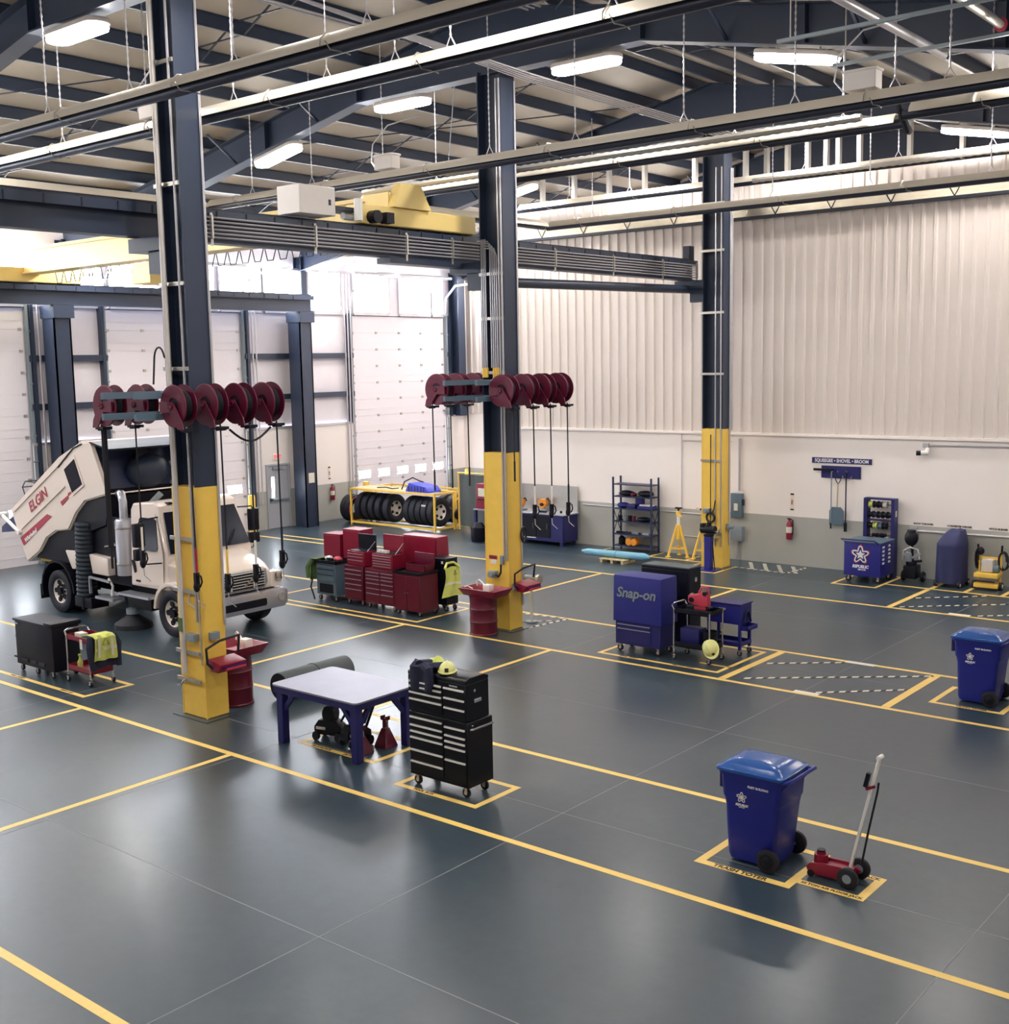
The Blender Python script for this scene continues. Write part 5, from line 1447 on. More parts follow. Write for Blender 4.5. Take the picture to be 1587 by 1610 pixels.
for x, y, f, l in ((-14.18, 29.315, 'y', 'tall narrow fire extinguisher sign on the side wall'), (-32.27, 29.0, 'x', 'narrow fire extinguisher sign on the door wall')):
    t = thing('extinguisher_sign', l, 'sign', (x, y, 1.5), 0 if f == 'y' else pi / 2)
    obj('plate', B().box(-.05, .05, -.006, 0, 0, .46), 'paper', t)
    obj('border', B().box(-.05, .05, -.009, -.006, .41, .46).box(-.05, .05, -.009, -.006, 0, .04), 'txt_dark', t)
    text('FIRE', .07, (0, -.009, .22), 'decal_red', t, (pi / 2, -pi / 2, 0), bold=.002)

# ================================================================== ALONG THE SIDE WALL
t = thing('workbench', 'blue workbench with black doors and pale top behind the middle column', 'workbench', (-22.35, 28.8, 0))
b = B(); b.box(-1.1, 1.1, -.34, .4, .12, .95); obj('cabinet', b, 'blue_dk', t, .01, 1)
obj('top', B().box(-1.14, 1.14, -.38, .42, .95, .985), 'silver', t, .004, 1)
obj('backsplash', B().box(-1.14, 1.1, .4, .43, .985, 1.78), 'galv', t)
for x0, x1 in ((-1.05, -.52), (-.5, .06), (.08, .6)):
    d = obj('door', B().box(x0, x1, -.36, -.34, .24, .9), 'black', t, .004, 1)
    obj('handle', B().cyl((x1 - .1, -.38, .5), (x1 - .1, -.38, .68), .014, None, 6), 'chrome', d)
obj('door', B().box(.64, 1.08, -.36, -.34, .16, .92), 'blue_dk', t, .004, 1)
for x0, x1 in ((-.95, -.5), (-.42, .05)): obj('kick_strip', B().box(x0, x1, -.37, -.35, .2, .225), 'white', t)
for s in (-1, 1):
    for y in (-.28, .3): obj('foot', B().box(s * 1.0 - .05, s * 1.0 + .05, y - .05, y + .05, 0, .12), 'blue_dk', t)
def small_saw(label, x, y, z, flip=1):
    t = thing('chop_saw', label, 'saw', (x, y, z))
    b = B(); b.box(-.2, .2, -.12, .12, 0, .05); obj('base', b, 'box_grey', t, .008, 1)
    b = B(); b.cyl((0, -.05, .22), (0, .05, .22), .15, None, 18); b.box(-.05, .18, -.06, .06, .22, .36); obj('blade_guard', b, 'orange', t, .008, 1)
    b = B(); b.cyl((.02, -.12, .2), (.02, .1, .2), .05, None, 10); b.tube([(.1, 0, .34), (.2, 0, .4), (.26, 0, .3)], .022, 6); obj('motor', b, 'black', t)
    return t
small_saw('orange chop saw at the left end of the workbench top', -23.15, 28.75, .987)
small_saw('orange chop saw at the back of the workbench against the backsplash', -22.45, 29.0, .987)
for i, (x, l) in enumerate(((-22.15, 'black grinder lying mid-bench'), (-21.55, 'small black cup at the right of the workbench'))):
    o = B(); o.box(x - .12, x + .12, 28.6, 28.66, .987, 1.04) if i == 0 else o.cyl((x, 28.75, .987), (x, 28.75, 1.06), .04, None, 10)
    tag(obj('grinder' if i == 0 else 'cup', o, 'black', bev=.006), l, 'tool' if i == 0 else 'cup')
t = thing('welding_table', 'steel table with blue legs half hidden left of the middle column', 'table', (-24.15, 28.76, 0))
obj('top', B().box(-.6, .6, -.45, .45, .93, .97), 'tabletop', t, .004, 1)
for sx in (-1, 1):
    for sy in (-1, 1): obj('leg', B().box(sx * .54 - .04, sx * .54 + .04, sy * .38 - .04, sy * .38 + .04, 0, .93), 'blue_dk', t)
obj('back_sheet', B().box(-.6, .6, .42, .44, .0, .9), 'galv', t)
t = thing('red_cabinet', 'red metal box with a white label on the table left of the middle column', 'box', (-24.42, 28.66, .972))
b = B(); b.box(-.3, .3, -.25, .25, 0, .8, .02); obj('body', b, 'red', t, .02); obj('label_sheet', B().box(-.18, .1, -.255, -.249, .4, .66), 'paper', t); obj('handle', B().box(-.2, .2, -.27, -.25, .28, .32), 'black', t)
t = thing('welding_screen', 'yellow framed grey screen standing behind the red metal box', 'screen', (-25.6, 29.6, 0))
b = B(); b.tube([(-.9, 0, .02), (-.9, 0, 1.95), (.9, 0, 1.95), (.9, 0, .02)], .035, 6); obj('frame', b, 'yellow', t)
obj('curtain', B().grid(lambda u, v: Vector((-.85 + 1.7 * u, .03 * math.sin(20 * u), .15 + 1.75 * v)), 24, 2, .01), 'mat', t)
t = thing('helmet', 'rounded black welding hood hanging above the red metal box', 'hood', (-24.1, 28.75, 1.97)); b = B(); b.sph((0, 0, 0), (.3, .2, .18), 12, 8); obj('shell', b, 'black', t)
tag(obj('gas_bottle', B().lathe([(.22, 0), (.24, .1), (.24, .45), (.12, .6), (0, .62)], (-24.25, 27.98, 0), 'z', 16), 'black'), 'black rounded drum on the floor left of the middle column foot', 'drum')

t = thing('shelving_unit', 'dark blue open steel shelving against the side wall', 'shelving', (-18.98, 28.98, 0))
for sx in (-1, 1):
    for sy in (-1, 1):
        h = 2.2
        obj('upright', B().box(sx * .66 - .02, sx * .66 + .02, sy * .2 - .025, sy * .2 + .025, 0, h), 'shelfblue', t)
SH = (.18, .52, .9, 1.28, 1.64, 2.0)
for z in SH: obj('shelf', B().box(-.66, .66, -.22, .22, z - .03, z), 'shelfblue', t)
b = B()
for z0, z1 in ((.52, 1.28),): b.bar((-.66, -.2, z0), (-.66, .2, z1), .015); b.bar((-.66, .2, z0), (-.66, -.2, z1), .015); b.bar((.66, -.2, z0), (.66, .2, z1), .015); b.bar((.66, .2, z0), (.66, -.2, z1), .015)
obj('cross_brace', b, 'steel_dk', t)
def blob(name, l, cat, x, y, z, r, m, lump=.15):
    b = B(); b.sph((0, 0, r[2]), r, 12, 8)
    for v in b.bm.verts: v.co.x *= 1 + lump * math.sin(9 * v.co.z / r[2] + 5 * v.co.y / r[1]); v.co.z = max(0, v.co.z)
    o = obj(name, b, m, loc=(x, y, z)); return tag(o, l, cat)
sx_, sy_ = -18.98, 28.96
blob('tool_bag', 'black bag at the left of the top loaded shelf', 'bag', sx_ - .3, sy_, SH[4] + .002, (.26, .18, .08), 'black')
blob('tool_bag', 'black bag at the right of the top loaded shelf', 'bag', sx_ + .36, sy_, SH[4] + .002, (.26, .18, .09), 'black')
blob('red_pouch', 'dark red pouch between the black bags on the shelving', 'pouch', sx_ + .0, sy_ - .08, SH[4] + .002, (.1, .1, .06), 'red_dk')
blob('blue_bag', 'dark blue bag at the left of the second shelf down', 'bag', sx_ - .42, sy_, SH[3] + .002, (.2, .17, .08), 'bluecloth')
tag(obj('blue_box', B().box(sx_ - .2, sx_ + .08, sy_ - .16, sy_ + .14, SH[3] + .002, SH[3] + .12), 'blue_dk', bev=.01), 'low blue box in the middle of the second shelf down', 'box')
tag(obj('blue_crate', B().box(sx_ + .0, sx_ + .22, sy_ + .0, sy_ + .18, SH[3] + .13, SH[3] + .32), 'blue', bev=.01), 'blue crate at the back of the second shelf down', 'box')
t = thing('blue_bin', 'wide blue bin of white tubes at the right of the second shelf down', 'bin', (sx_ + .4, sy_, SH[3] + .002)); b = B(); tray(b, -.24, .24, -.16, .16, 0, .1); obj('bin_body', b, 'blue', t); b = B(); b.box(-.2, .2, -.1, .1, .05, .13); obj('contents', b, 'white', t)
for i, x in enumerate((-.5, -.32, -.16, -.02)):
    tag(obj('canister', B().cyl((sx_ + x, sy_ - .05, SH[2] + .002), (sx_ + x, sy_ - .05, SH[2] + .16), .06, None, 12), ('black', 'box_grey', 'black', 'maroon')[i]), '%s canister on the middle shelf, %s from the left' % (('black', 'grey', 'black', 'maroon')[i], ('first', 'second', 'third', 'fourth')[i]), 'canister')
blob('case', 'dark case at the right of the middle shelf', 'case', sx_ + .3, sy_, SH[2] + .002, (.24, .16, .07), 'black', .05)
for i, (x, m, l) in enumerate(((-.5, 'black', 'black hand tool'), (-.25, 'navy_cl', 'dark gloves'), (.05, 'box_grey', 'grey hand tool'), (.4, 'silver', 'silver hand tool'))):
    o = B(); o.box(sx_ + x - .11, sx_ + x + .11, sy_ - .1, sy_ - .04, SH[1] + .002, SH[1] + .06); o.cyl((sx_ + x - .08, sy_ - .12, SH[1] + .03), (sx_ + x - .08, sy_ + .05, SH[1] + .03), .028, None, 8)
    tag(obj('hand_tool', o, m, bev=.008), l + ' on the second shelf from the floor', 'tool')
for i, x in enumerate((-.14, .04)):
    b = B(); b.lathe([(.02, -.12), (.1, -.12), (.11, -.1), (.11, .1), (.1, .12), (.02, .12)], (sx_ + x, sy_ - .06, SH[0] + .114), 'y', 18); tag(obj('filter', b, 'orange'), 'orange round filter on the bottom shelf, %s one' % ('left' if i == 0 else 'right'), 'filter')
tag(obj('black_jug', B().lathe([(.09, 0), (.1, .02), (.1, .2), (.04, .26), (0, .27)], (sx_ - .45, sy_ - .04, SH[0] + .002), 'z', 12), 'black'), 'black jug on the bottom shelf left of the orange filters', 'jug')

def tripod_stand(label, x, y):
    t = thing('axle_stand', label, 'jack stand', (x, y, 0))
    for i in range(3):
        a = 2 * pi * i / 3 - 2.2
        b = B(); p = Vector((.32 * math.cos(a), .32 * math.sin(a), .03)); b.bar(p, (.05 * math.cos(a), .05 * math.sin(a), .9), .05); b.box(p.x - .06, p.x + .06, p.y - .06, p.y + .06, 0, .03); obj('leg', b, 'yellow', t)
    b = B()
    for i in range(3):
        a, c_ = 2 * pi * i / 3 - 2.2, 2 * pi * (i + 1) / 3 - 2.2
        b.bar((.25 * math.cos(a), .25 * math.sin(a), .25), (.25 * math.cos(c_), .25 * math.sin(c_), .25), .035)
    obj('ring_brace', b, 'yellow', t)
    b = B(); b.cyl((0, 0, .5), (0, 0, .92), .075, None, 12); obj('tube', b, 'yellow', t)
    b = B(); b.cyl((0, 0, .92), (0, 0, 1.22), .045, None, 10); obj('post', b, 'white', t)
    b = B(); b.cyl((0, 0, 1.2), (0, 0, 1.32), .07, None, 12); b.bar((0, -.05, 1.24), (.16, -.1, 1.16), .03); obj('collar', b, 'yellow', t)
    b = B(); b.cyl((0, 0, 1.32), (0, 0, 1.38), .03, None, 10); b.box(-.09, .09, -.05, .05, 1.38, 1.42); obj('saddle', b, 'black', t)
    return t
tripod_stand('tall yellow tripod stand between the shelving and the farthest column', -17.45, 28.85)
tripod_stand('tall yellow tripod stand half hidden behind the bench vise', -16.68, 28.92)
t = thing('bench_vise', 'black vise on a blue square pedestal at the farthest column', 'vise', (-15.62, 27.36, 0))
obj('foot_plate', B().box(-.3, .26, -.22, .2, 0, .025), 'blue', t); obj('pedestal', B().box(-.09, .09, -.09, .09, .025, .92), 'blue', t, .006, 1)
b = B(); b.box(-.1, .1, -.1, .1, .92, .98); b.cyl((-.22, 0, 1.1), (.2, 0, 1.1), .11, None, 12); b.box(-.03, .05, -.07, .07, 1.1, 1.3); b.box(-.22, -.12, -.09, .09, 1.08, 1.26); obj('jaw_body', b, 'black', t, .012)
b = B(); b.cyl((.2, 0, 1.06), (.3, 0, 1.06), .03, None, 8); b.cyl((.28, -.12, 1.0), (.28, .1, 1.12), .012, None, 6); obj('screw_handle', b, 'chrome', t)
tag(obj('pry_bar', B().tube([(-15.4, 27.3, .03), (-15.5, 27.34, .8)], .015, 6), 'black'), 'black bar leaning on the blue vise pedestal', 'bar')
t = thing('pallet', 'small flat wooden pallet under the light blue cylinder', 'pallet', (-18.4, 27.15, 0))
for k in range(4): obj('plank', B().box(-.42, .42, -.3 + .16 * k, -.18 + .16 * k, .09, .11), 'wood', t)
for x in (-.35, 0, .35): obj('runner', B().box(x - .04, x + .04, -.3, .3, 0, .09), 'wood', t)
t = thing('hydraulic_cylinder', 'long cylinder wrapped in light blue plastic lying across the small pallet', 'cylinder', (-18.42, 27.15, .215))
b = B(); b.tube([(-1.08, -.03, 0), (-1.0, -.03, 0), (-.97, -.03, 0), (-.3, -.01, .0), (.35, .01, 0), (.36, .01, 0), (.9, .03, 0), (1.06, .04, 0)], [.06, .085, .09, .1, .1, .1, .105, .04], 14); obj('wrap', b, 'ltblue', t)
for x in (-.28, .0): obj('tie', B().tube([(x, .103 * math.cos(a), .103 * math.sin(a)) for a in [2 * pi * i / 16 for i in range(16)]], .006, 4, True), 'rubber', t)
b = B(); b.cyl((-1.16, -.03, 0), (-1.06, -.03, 0), .05, None, 10); obj('eye', b, 'ltblue', t)

# republic cart with spool rack
t = thing('tool_cart', 'blue steel cart with a white star emblem and louvred side', 'cart', (-11.62, 28.36, 0))
b = B(); b.box(-.47, .47, -.44, .44, .16, 1.0); obj('body', b, 'blue', t, .012)
obj('top', B().box(-.48, .48, -.45, .45, 1.0, 1.03), 'cool_grey', t, .006, 1)
b = B(); b.tube([(-.44, -.45, 1.0), (-.5, -.56, 1.08), (.36, -.56, 1.08), (.42, -.45, 1.0)], .018, 6); obj('handle', b, 'blue_dk', t)
logo_star(t, -.04, -.447, .7, .2)
b = B(); b.tube([(-.04 + .2 * (.8 + .26 * math.cos(5 * a)) * 1.16 * math.sin(a), -.442, .7 + .2 * (.8 + .26 * math.cos(5 * a)) * 1.16 * math.cos(a)) for a in [2 * pi * i / 60 for i in range(60)]], .012, 4, True); obj('emblem_outline', b, 'pinkred', t)
text('REPUBLIC', .1, (-.04, -.442, .4), 'txt_white', t, FACE_Y, shear=.2, bold=.006, sx=.95)
text('SERVICES', .05, (.0, -.442, .325), 'txt_white', t, FACE_Y, bold=.002)
for i in range(5):
    for y in (-.33, .05): obj('louvre', B().box(.47, .485, y, y + .11, .48 + .1 * i, .53 + .1 * i), 'white', t)
for i in range(5): obj('louvre', B().box(.47, .482, .2, .3, .5 + .1 * i, .54 + .1 * i), 'blue_dk', t)
for sx in (-.38, .38):
    for sy in (-.34, .34): caster(t, sx, sy, .075)
t = thing('spool_rack', 'blue steel rack of wire spools behind the blue star cart', 'rack', (-11.62, 29.05, 0))
for s in (-1, 1): obj('post', B().box(s * .36 - .045, s * .36 + .045, -.12, .12, 0, 2.0), 'blue_dk', t)
obj('top_bar', B().box(-.4, .4, -.1, .1, 1.97, 2.01), 'blue_dk', t)
ZS = (1.78, 1.52, 1.24, 1.02)
for z in (1.84, 1.58, 1.3, 1.06): obj('rod', B().cyl((-.34, -.02, z), (.34, -.02, z), .012, None, 6), 'steel_dk', t)
for z in (1.46, .86): obj('shelf', B().box(-.34, .34, -.1, .1, z - .03, z), 'blue_dk', t)
obj('note', B().box(.405, .408, -.05, .04, 1.55, 1.7), 'paper', t)
cols = (('hivis', 'black', 'black', 'ltgrey'), ('black', 'navy_cl', 'black', 'black', 'black'), ('black', 'hivis', 'cool_grey', 'black'), ('black', 'black', 'black'))
rown = ('top', 'second', 'third', 'lowest')
cn = {'hivis': 'yellow green', 'black': 'black', 'ltgrey': 'light grey', 'navy_cl': 'navy', 'cool_grey': 'grey'}
for r_i, (z, row) in enumerate(zip((1.84, 1.58, 1.3, 1.06), cols)):
    for k, m in enumerate(row):
        x = -.24 + .125 * k + (.1 if r_i == 3 else 0)
        R_ = .09 if r_i < 3 else .05
        b = B(); b.lathe([(.02, -.05), (R_, -.05), (R_, -.04), (R_ * .75, -.035), (R_ * .75, .035), (R_, .04), (R_, .05), (.02, .05)], (0, 0, 0), 'x', 14, True)
        tag(obj('wire_spool', b, m, loc=(-11.62 + x, 29.03, z)), '%s wire spool on the %s rod of the rack, %s' % (cn[m], rown[r_i], ('at the left end', 'next to the left one', 'mid row', 'fourth along', 'at the right end')[k]), 'spool', 'wire spools on the blue rack')
for k, m in enumerate(('red_dk', 'maroon', 'navy_cl', 'white')):
    b = B(); b.lathe([(.02, -.05), (.08, -.045), (.08, .045), (.02, .05)], (0, 0, 0), 'x', 14, True)
    tag(obj('wire_spool', b, m, loc=(-11.86 + .14 * k, 29.05, .943)), '%s spool lying on the low shelf of the blue rack' % ('dark red', 'maroon', 'dark navy', 'white')[k], 'spool', 'wire spools on the blue rack')

# walk-behind trimmer, covered machine, washer
t = thing('string_trimmer', 'walk-behind machine with a black hooded head next to the star cart', 'machine', (-10.66, 28.72, 0))
for s in (-1, 1): w_ = B(); w_.lathe([(.03, -.04), (.11, -.04), (.13, -.02), (.13, .02), (.11, .04), (.03, .04)], (s * .24, .1, .13), 'x', 18); w_ = obj('wheel', w_, 'rubber', t); obj('hub', B().cyl((s * .24 - .05, .1, .13), (s * .24 + .05, .1, .13), .045, None, 10), 'box_grey', w_)
b = B(); b.box(-.15, .15, -.2, .2, .1, .42); b.cyl((0, -.05, .42), (0, -.05, .52), .13, None, 14); obj('engine', b, 'black', t, .02)
b = B(); b.tube([(0, 0, .4), (-.02, .05, .8), (-.06, .1, 1.0)], .035, 8); b.tube([(.0, 0, .5), (.25, -.05, .55)], .03, 8); obj('stem', b, 'black', t)
b = B(); b.sph((-.06, .08, 1.08), (.17, .15, .2), 14, 8); b.cyl((-.06, .08, 1.2), (-.06, .08, 1.29), .12, .1, 12); obj('hood', b, 'black', t)
b = B(); b.tube([(-.2, -.1, .55), (-.2, -.08, .78), (-.05, 0, .86), (.16, -.05, .82), (.22, -.1, .6)], .02, 6); b.bar((.0, -.05, .6), (.22, -.1, .74), .05); b.bar((-.2, -.08, .7), (-.02, .0, .6), .04); obj('control_bar', b, 'silver', t)
b = B(); b.prism([(-.14, .5), (.02, .52), (.0, .72), (-.12, .76)], -.12, -.02); obj('bagged_part', b, 'box_grey', t, .02)
t = thing('covered_machine', 'machine under a navy cloth cover that rises to a hump', 'machine', (-9.7, 28.78, 0))
def cvr(u, v):
    a = 2 * pi * u
    sq = (abs(math.cos(a)) ** 4 + abs(math.sin(a)) ** 4) ** -.25
    top = 1.38
    if v < .75:
        k = v / .75; w_ = 1 + .03 * math.sin(9 * a) * (1 - k)
        return Vector((.31 * sq * math.cos(a) * w_ * (1.05 - .05 * k), .37 * sq * math.sin(a) * w_, .1 + k * .95 + .12 * k * math.cos(a) * .0 + .0))
    k = (v - .75) / .25
    cx, cy = .1 * k, .12 * k
    q = 1 - .62 * k if k < .95 else .02
    return Vector((.31 * sq * math.cos(a) * q + cx, .37 * sq * math.sin(a) * q + cy, 1.05 + .33 * math.sin(pi / 2 * min(1, k * 1.05)) + .02 * math.sin(5 * a) * k * (k < .95)))
b = B(); b.grid(cvr, 40, 20); bmesh.ops.remove_doubles(b.bm, verts=b.bm.verts, dist=.002)
obj('cover', b, 'navycloth', t)
for sx in (-.28, .28):
    for sy in (-.3, .3): w_ = B(); w_.cyl((sx - .03, sy, .08), (sx + .03, sy, .08), .08, None, 14); w_ = obj('wheel', w_, 'rubber', t); obj('hub', B().cyl((sx - .035, sy, .08), (sx + .035, sy, .08), .035, None, 10), 'hub', w_)
obj('base', B().box(-.27, .27, -.32, .32, .09, .14), 'black', t)
t = thing('pressure_washer', 'yellow wheeled pressure washer with coiled black hoses at the right edge', 'washer', (-8.84, 28.8, 0))
b = B(); b.box(-.28, .28, -.22, .2, .06, .16); b.prism([(-.22, .3), (.2, .36), (.2, .42), (-.22, .4)], -.28, .28, 'yz'); obj('chassis', b, 'yellow', t, .012)
obj('front_bar', B().tube([(-.22, -.24, .22), (.22, -.24, .22)], .02, 6), 'black', t)
for s in (-1, 1):
    w_ = B(); w_.cyl((s * .31 - .035, -.05, .1), (s * .31 + .035, -.05, .1), .1, None, 16); w_ = obj('wheel', w_, 'rubber', t); obj('hub', B().cyl((s * .31 - .04, -.05, .1), (s * .31 + .04, -.05, .1), .05, None, 12), 'white', w_)
    obj('upright', B().tube([(s * .24, .1, .16), (s * .25, .12, .85), (s * .26, .12, 1.0)], .025, 8), 'yellow', t)
    b = B(); b.tube([(s * .3 + .1 * math.cos(a) * (1 if s > 0 else .4), .02 + .01 * i, .68 + .22 * math.sin(a)) for i, a in enumerate([pi * k / 6 for k in range(24)])], .022, 6); obj('hose_coil', b, 'rubber', t)
    b = B(); b.tube([(s * .26, .1, .85), (s * .28, .06, 1.06)], .025, 6); obj('lance_grip', b, 'black', t)
b = B(); b.box(-.15, .12, -.1, .14, .42, .72); obj('tank', b, 'ltgrey', t, .03); b = B(); b.cyl((.12, 0, .5), (.24, 0, .5), .09, None, 12); obj('pump', b, 'cool_grey', t)
obj('cross_bar', B().box(-.25, .25, .09, .13, .7, .76), 'yellow', t)
b = B(); b.sph((-.22, .05, .9), (.1, .06, .1), 10, 6); obj('gun_holster', b, 'black', t)

# wall: sign, board with tools, disconnects, camera
t = thing('tool_sign', 'blue strip sign with white lettering above the hanging shovel', 'sign', (-12.8, 29.31, 2.885))
obj('plate', B().box(-.82, .82, -.015, 0, -.085, .085), 'blue_dk', t); obj('border', B().box(-.82, .82, -.017, -.015, .075, .085).box(-.82, .82, -.017, -.015, -.085, -.075), 'white', t)
text('SQUEEGEE \u2022 SHOVEL \u2022 BROOM', .125, (0, -.018, -.002), 'txt_white', t, FACE_Y, sx=.86, bold=.003)
t = thing('tool_board', 'dark blue backing board on the wall that the long tools hang from', 'board', (-12.81, 29.31, 2.59))
obj('board', B().box(-.54, .54, -.02, 0, -.16, .16), 'blue_dk', t)
for x in (-.22, -.06, .18): obj('hook', B().tube([(x, -.02, .02), (x, -.08, .0), (x, -.08, .05)], .01, 5), 'galv', t)
t = thing('squeegee', 'squeegee with a black blade hung from the blue board, leftmost tool', 'squeegee', (-13.02, 29.19, 0))
obj('handle', B().tube([(0, 0, 1.12), (0, .0, 2.62)], .015, 6), 'box_grey', t); obj('blade', B().box(-.5, .02, -.02, .02, 2.62, 2.68), 'black', t); obj('grip', B().tube([(0, 0, 1.1), (0, 0, 1.25)], .02, 6), 'black', t)
t = thing('shovel', 'grey bladed shovel hung handle up from the blue board', 'shovel', (-12.87, 29.2, 0))
b = B(); b.prism([(-.2, 1.2), (.2, 1.2), (.2, 1.58), (.12, 1.68), (-.12, 1.68), (-.2, 1.58)], -.012, .012); obj('blade', b, 'cool_grey', t, .008, 1)
obj('handle', B().tube([(0, .02, 1.5), (0.02, .02, 2.3)], .018, 6), 'wood', t); b = B(); b.tube([(.02, .02, 2.28), (-.05, .02, 2.4), (-.05, .02, 2.46), (.09, .02, 2.46), (.09, .02, 2.4), (.02, .02, 2.28)], .012, 5); obj('grip', b, 'black', t)
t = thing('broom', 'dark broom hung from the blue board, rightmost tool', 'broom', (-12.62, 29.2, 0))
obj('handle', B().tube([(0, 0, 1.25), (0, 0, 2.6)], .016, 6), 'black', t); obj('broom_head', B().box(-.03, .03, -.03, .03, 1.05, 1.28), 'black', t)
b = B(); b.tube([(-.13, .05, 2.5), (-.08, .05, 2.4), (.08, .05, 2.4), (.13, .05, 2.5)], .01, 5); obj('hook_wire', b, 'galv', t)
t = thing('disconnect_switch', 'tall grey blue electrical disconnect on the wall beside the farthest column', 'electrical box', (-15.8, 29.31, 1.2))
b = B(); b.box(-.17, .17, -.14, 0, 0, .68); obj('cabinet', b, 'cool_grey', t, .01); obj('lever', B().box(.17, .22, -.12, -.05, .35, .52), 'steel_dk', t); obj('label_plate', B().box(-.06, .06, -.145, -.14, .2, .4), 'paper', t)
t = thing('junction_box', 'square grey junction box below the disconnect beside the farthest column', 'electrical box', (-15.8, 29.31, .55)); b = B(); b.box(-.2, .2, -.16, 0, 0, .4); obj('cabinet', b, 'box_grey', t, .01); obj('riser', B().cyl((0, -.08, 0), (0, -.08, -.5), .035, None, 8), 'conduit', t)
t = thing('wall_camera', 'black and white security camera high on the side wall', 'camera', (-10.55, 29.25, 3.22))
b = B(); b.cyl((.02, 0, .06), (.02, -.1, -.02), .05, None, 10); obj('bracket', b, 'white', t); b = B(); b.cyl((.06, -.1, -.04), (-.16, -.18, -.04), .055, None, 12); obj('body', b, 'white', t); b = B(); b.cyl((-.1, -.16, -.04), (-.2, -.2, -.04), .06, None, 12); obj('lens_hood', b, 'black', t)

# ================================================================== STREET SWEEPER TRUCK
TX, TY0 = -23.0, 15.4
tk_ = thing('sweeper_truck', 'white street sweeper truck with its dump body raised, parked behind the nearest column', 'truck', (TX, TY0, 0))
def T(pts): return [(x - TX, z) for x, z in pts]
Wd = 1.15
b = B(); b.box(-26.3 - TX, -20.3 - TX, -.48, -.36, .55, .78).box(-26.3 - TX, -20.3 - TX, .36, .48, .55, .78)
for x in (-26, -25.35, -24.2, -22.8, -20.9): b.box(x - TX - .08, x - TX + .08, -.4, .4, .5, .72)
for x in (-25.35, -20.9): b.cyl((x - TX, -.95, .5), (x - TX, .95, .5), .09, None, 10)
obj('chassis', b, 'black', tk_)
# cab: lofted sections of half widths
cabp = T([(-22.42, .95), (-22.44, 2.6), (-22.36, 2.74), (-21.6, 2.8), (-21.42, 2.72), (-21.02, 1.68), (-20.98, .95)])
def slab(b, poly, y, z_taper=.1):
    """cab side loft: narrower toward the roof"""
    n = len(poly)
    def yy(z): return y - (0 if z < 1.7 else (z - 1.7) * z_taper)
    vs = [(x, -yy(z), z) for x, z in poly] + [(x, yy(z), z) for x, z in poly]
    fs = [tuple(range(n)), tuple(range(2 * n - 1, n - 1, -1))] + [(i, (i + 1) % n, n + (i + 1) % n, n + i) for i in range(n)]
    return b._faces(vs, fs)
obj('cab', slab(B(), cabp, 1.1), 'truck', tk_, .05, 3)
# hood narrowing to the grille
b = B()
H = [(-21.05, 1.0, 1.66, 1.1), (-20.7, .95, 1.58, .98), (-20.3, .9, 1.48, .88), (-20.04, .86, 1.34, .8)]
vs = []; 
for x, z0, z1, wy in H: vs += [(x - TX, -wy, z0), (x - TX, wy, z0), (x - TX, wy, z1 - .12), (x - TX, wy * .75, z1), (x - TX, -wy * .75, z1), (x - TX, -wy, z1 - .12)]
fs = [(0, 5, 4, 3, 2, 1), tuple(range(18, 24))]
for k in range(3): fs += [(6 * k + i, 6 * k + (i + 1) % 6, 6 * k + 6 + (i + 1) % 6, 6 * k + 6 + i) for i in range(6)]
obj('hood', b._faces(vs, fs), 'truck', tk_, .04, 2)
for s in (-1, 1):
    b = B(); pts = []
    xc, zc = -20.9 - TX, .5
    for i in range(11):
        a = pi * (.02 + .96 * i / 10); pts.append((xc + .66 * math.cos(a), zc + .68 * math.sin(a)))
    for i in range(11):
        a = pi * (.98 - .96 * i / 10); pts.append((xc + .58 * math.cos(a), zc + .58 * math.sin(a)))
    b.prism(pts, s * 1.16, s * .78); obj('front_fender', b, 'truck', tk_, .02)
    b = B(); b.box(-20.35 - TX, -20.02 - TX, min(s * .78, s * 1.12), max(s * .78, s * 1.12), .86, 1.2, .03); fo = obj('fender_nose', b, 'truck', tk_, .05)
    b = B(); b.prism(rrect(s * .98 - .1, s * .98 + .1, .98, 1.2, .05), -20.03 - TX, -19.99 - TX, 'yz'); obj('headlight', b, 'chrome', tk_, .01)
    b = B(); b.cyl((-19.9 - TX, s * .95, .66), (-19.86 - TX, s * .95, .66), .09, None, 14); obj('fog_lamp', b, 'chrome', tk_)
obj('bumper', B().prism([(-1.15, .5), (-1.05, .42), (1.05, .42), (1.15, .5), (1.15, .78), (1.05, .84), (-1.05, .84), (-1.15, .78)], -20.15 - TX, -19.9 - TX, 'yz'), 'silver', tk_, .03)
b = B(); b.prism(rrect(-.56, .56, .52, .68, .04), -19.905 - TX, -19.89 - TX, 'yz'); obj('bumper_intake', b, 'black', tk_)
b = B(); b.prism([(-.62, .9), (.62, .9), (.7, 1.0), (.66, 1.3), (-.66, 1.3), (-.7, 1.0)], -20.06 - TX, -20.0 - TX, 'yz'); gr = obj('grille', b, 'box_grey', tk_, .02)
for k in range(6):
    obj('grille_slot', B().box(-20.005 - TX, -19.985 - TX, -.58, .58, .935 + .058 * k, .97 + .058 * k), 'black', gr)
    obj('grille_bar', B().box(-20.0 - TX, -19.97 - TX, -.6, .6, .973 + .058 * k, .99 + .058 * k), 'ltgrey', gr)
for y in (-.3, .3): obj('grille_post', B().box(-19.99 - TX, -19.965 - TX, y - .02, y + .02, .93, 1.28), 'ltgrey', gr)
b = B(); b.bar((-19.96 - TX, .05, 1.0), (-19.96 - TX, .3, 1.18), .03); obj('grille_emblem', b, 'chrome', gr)
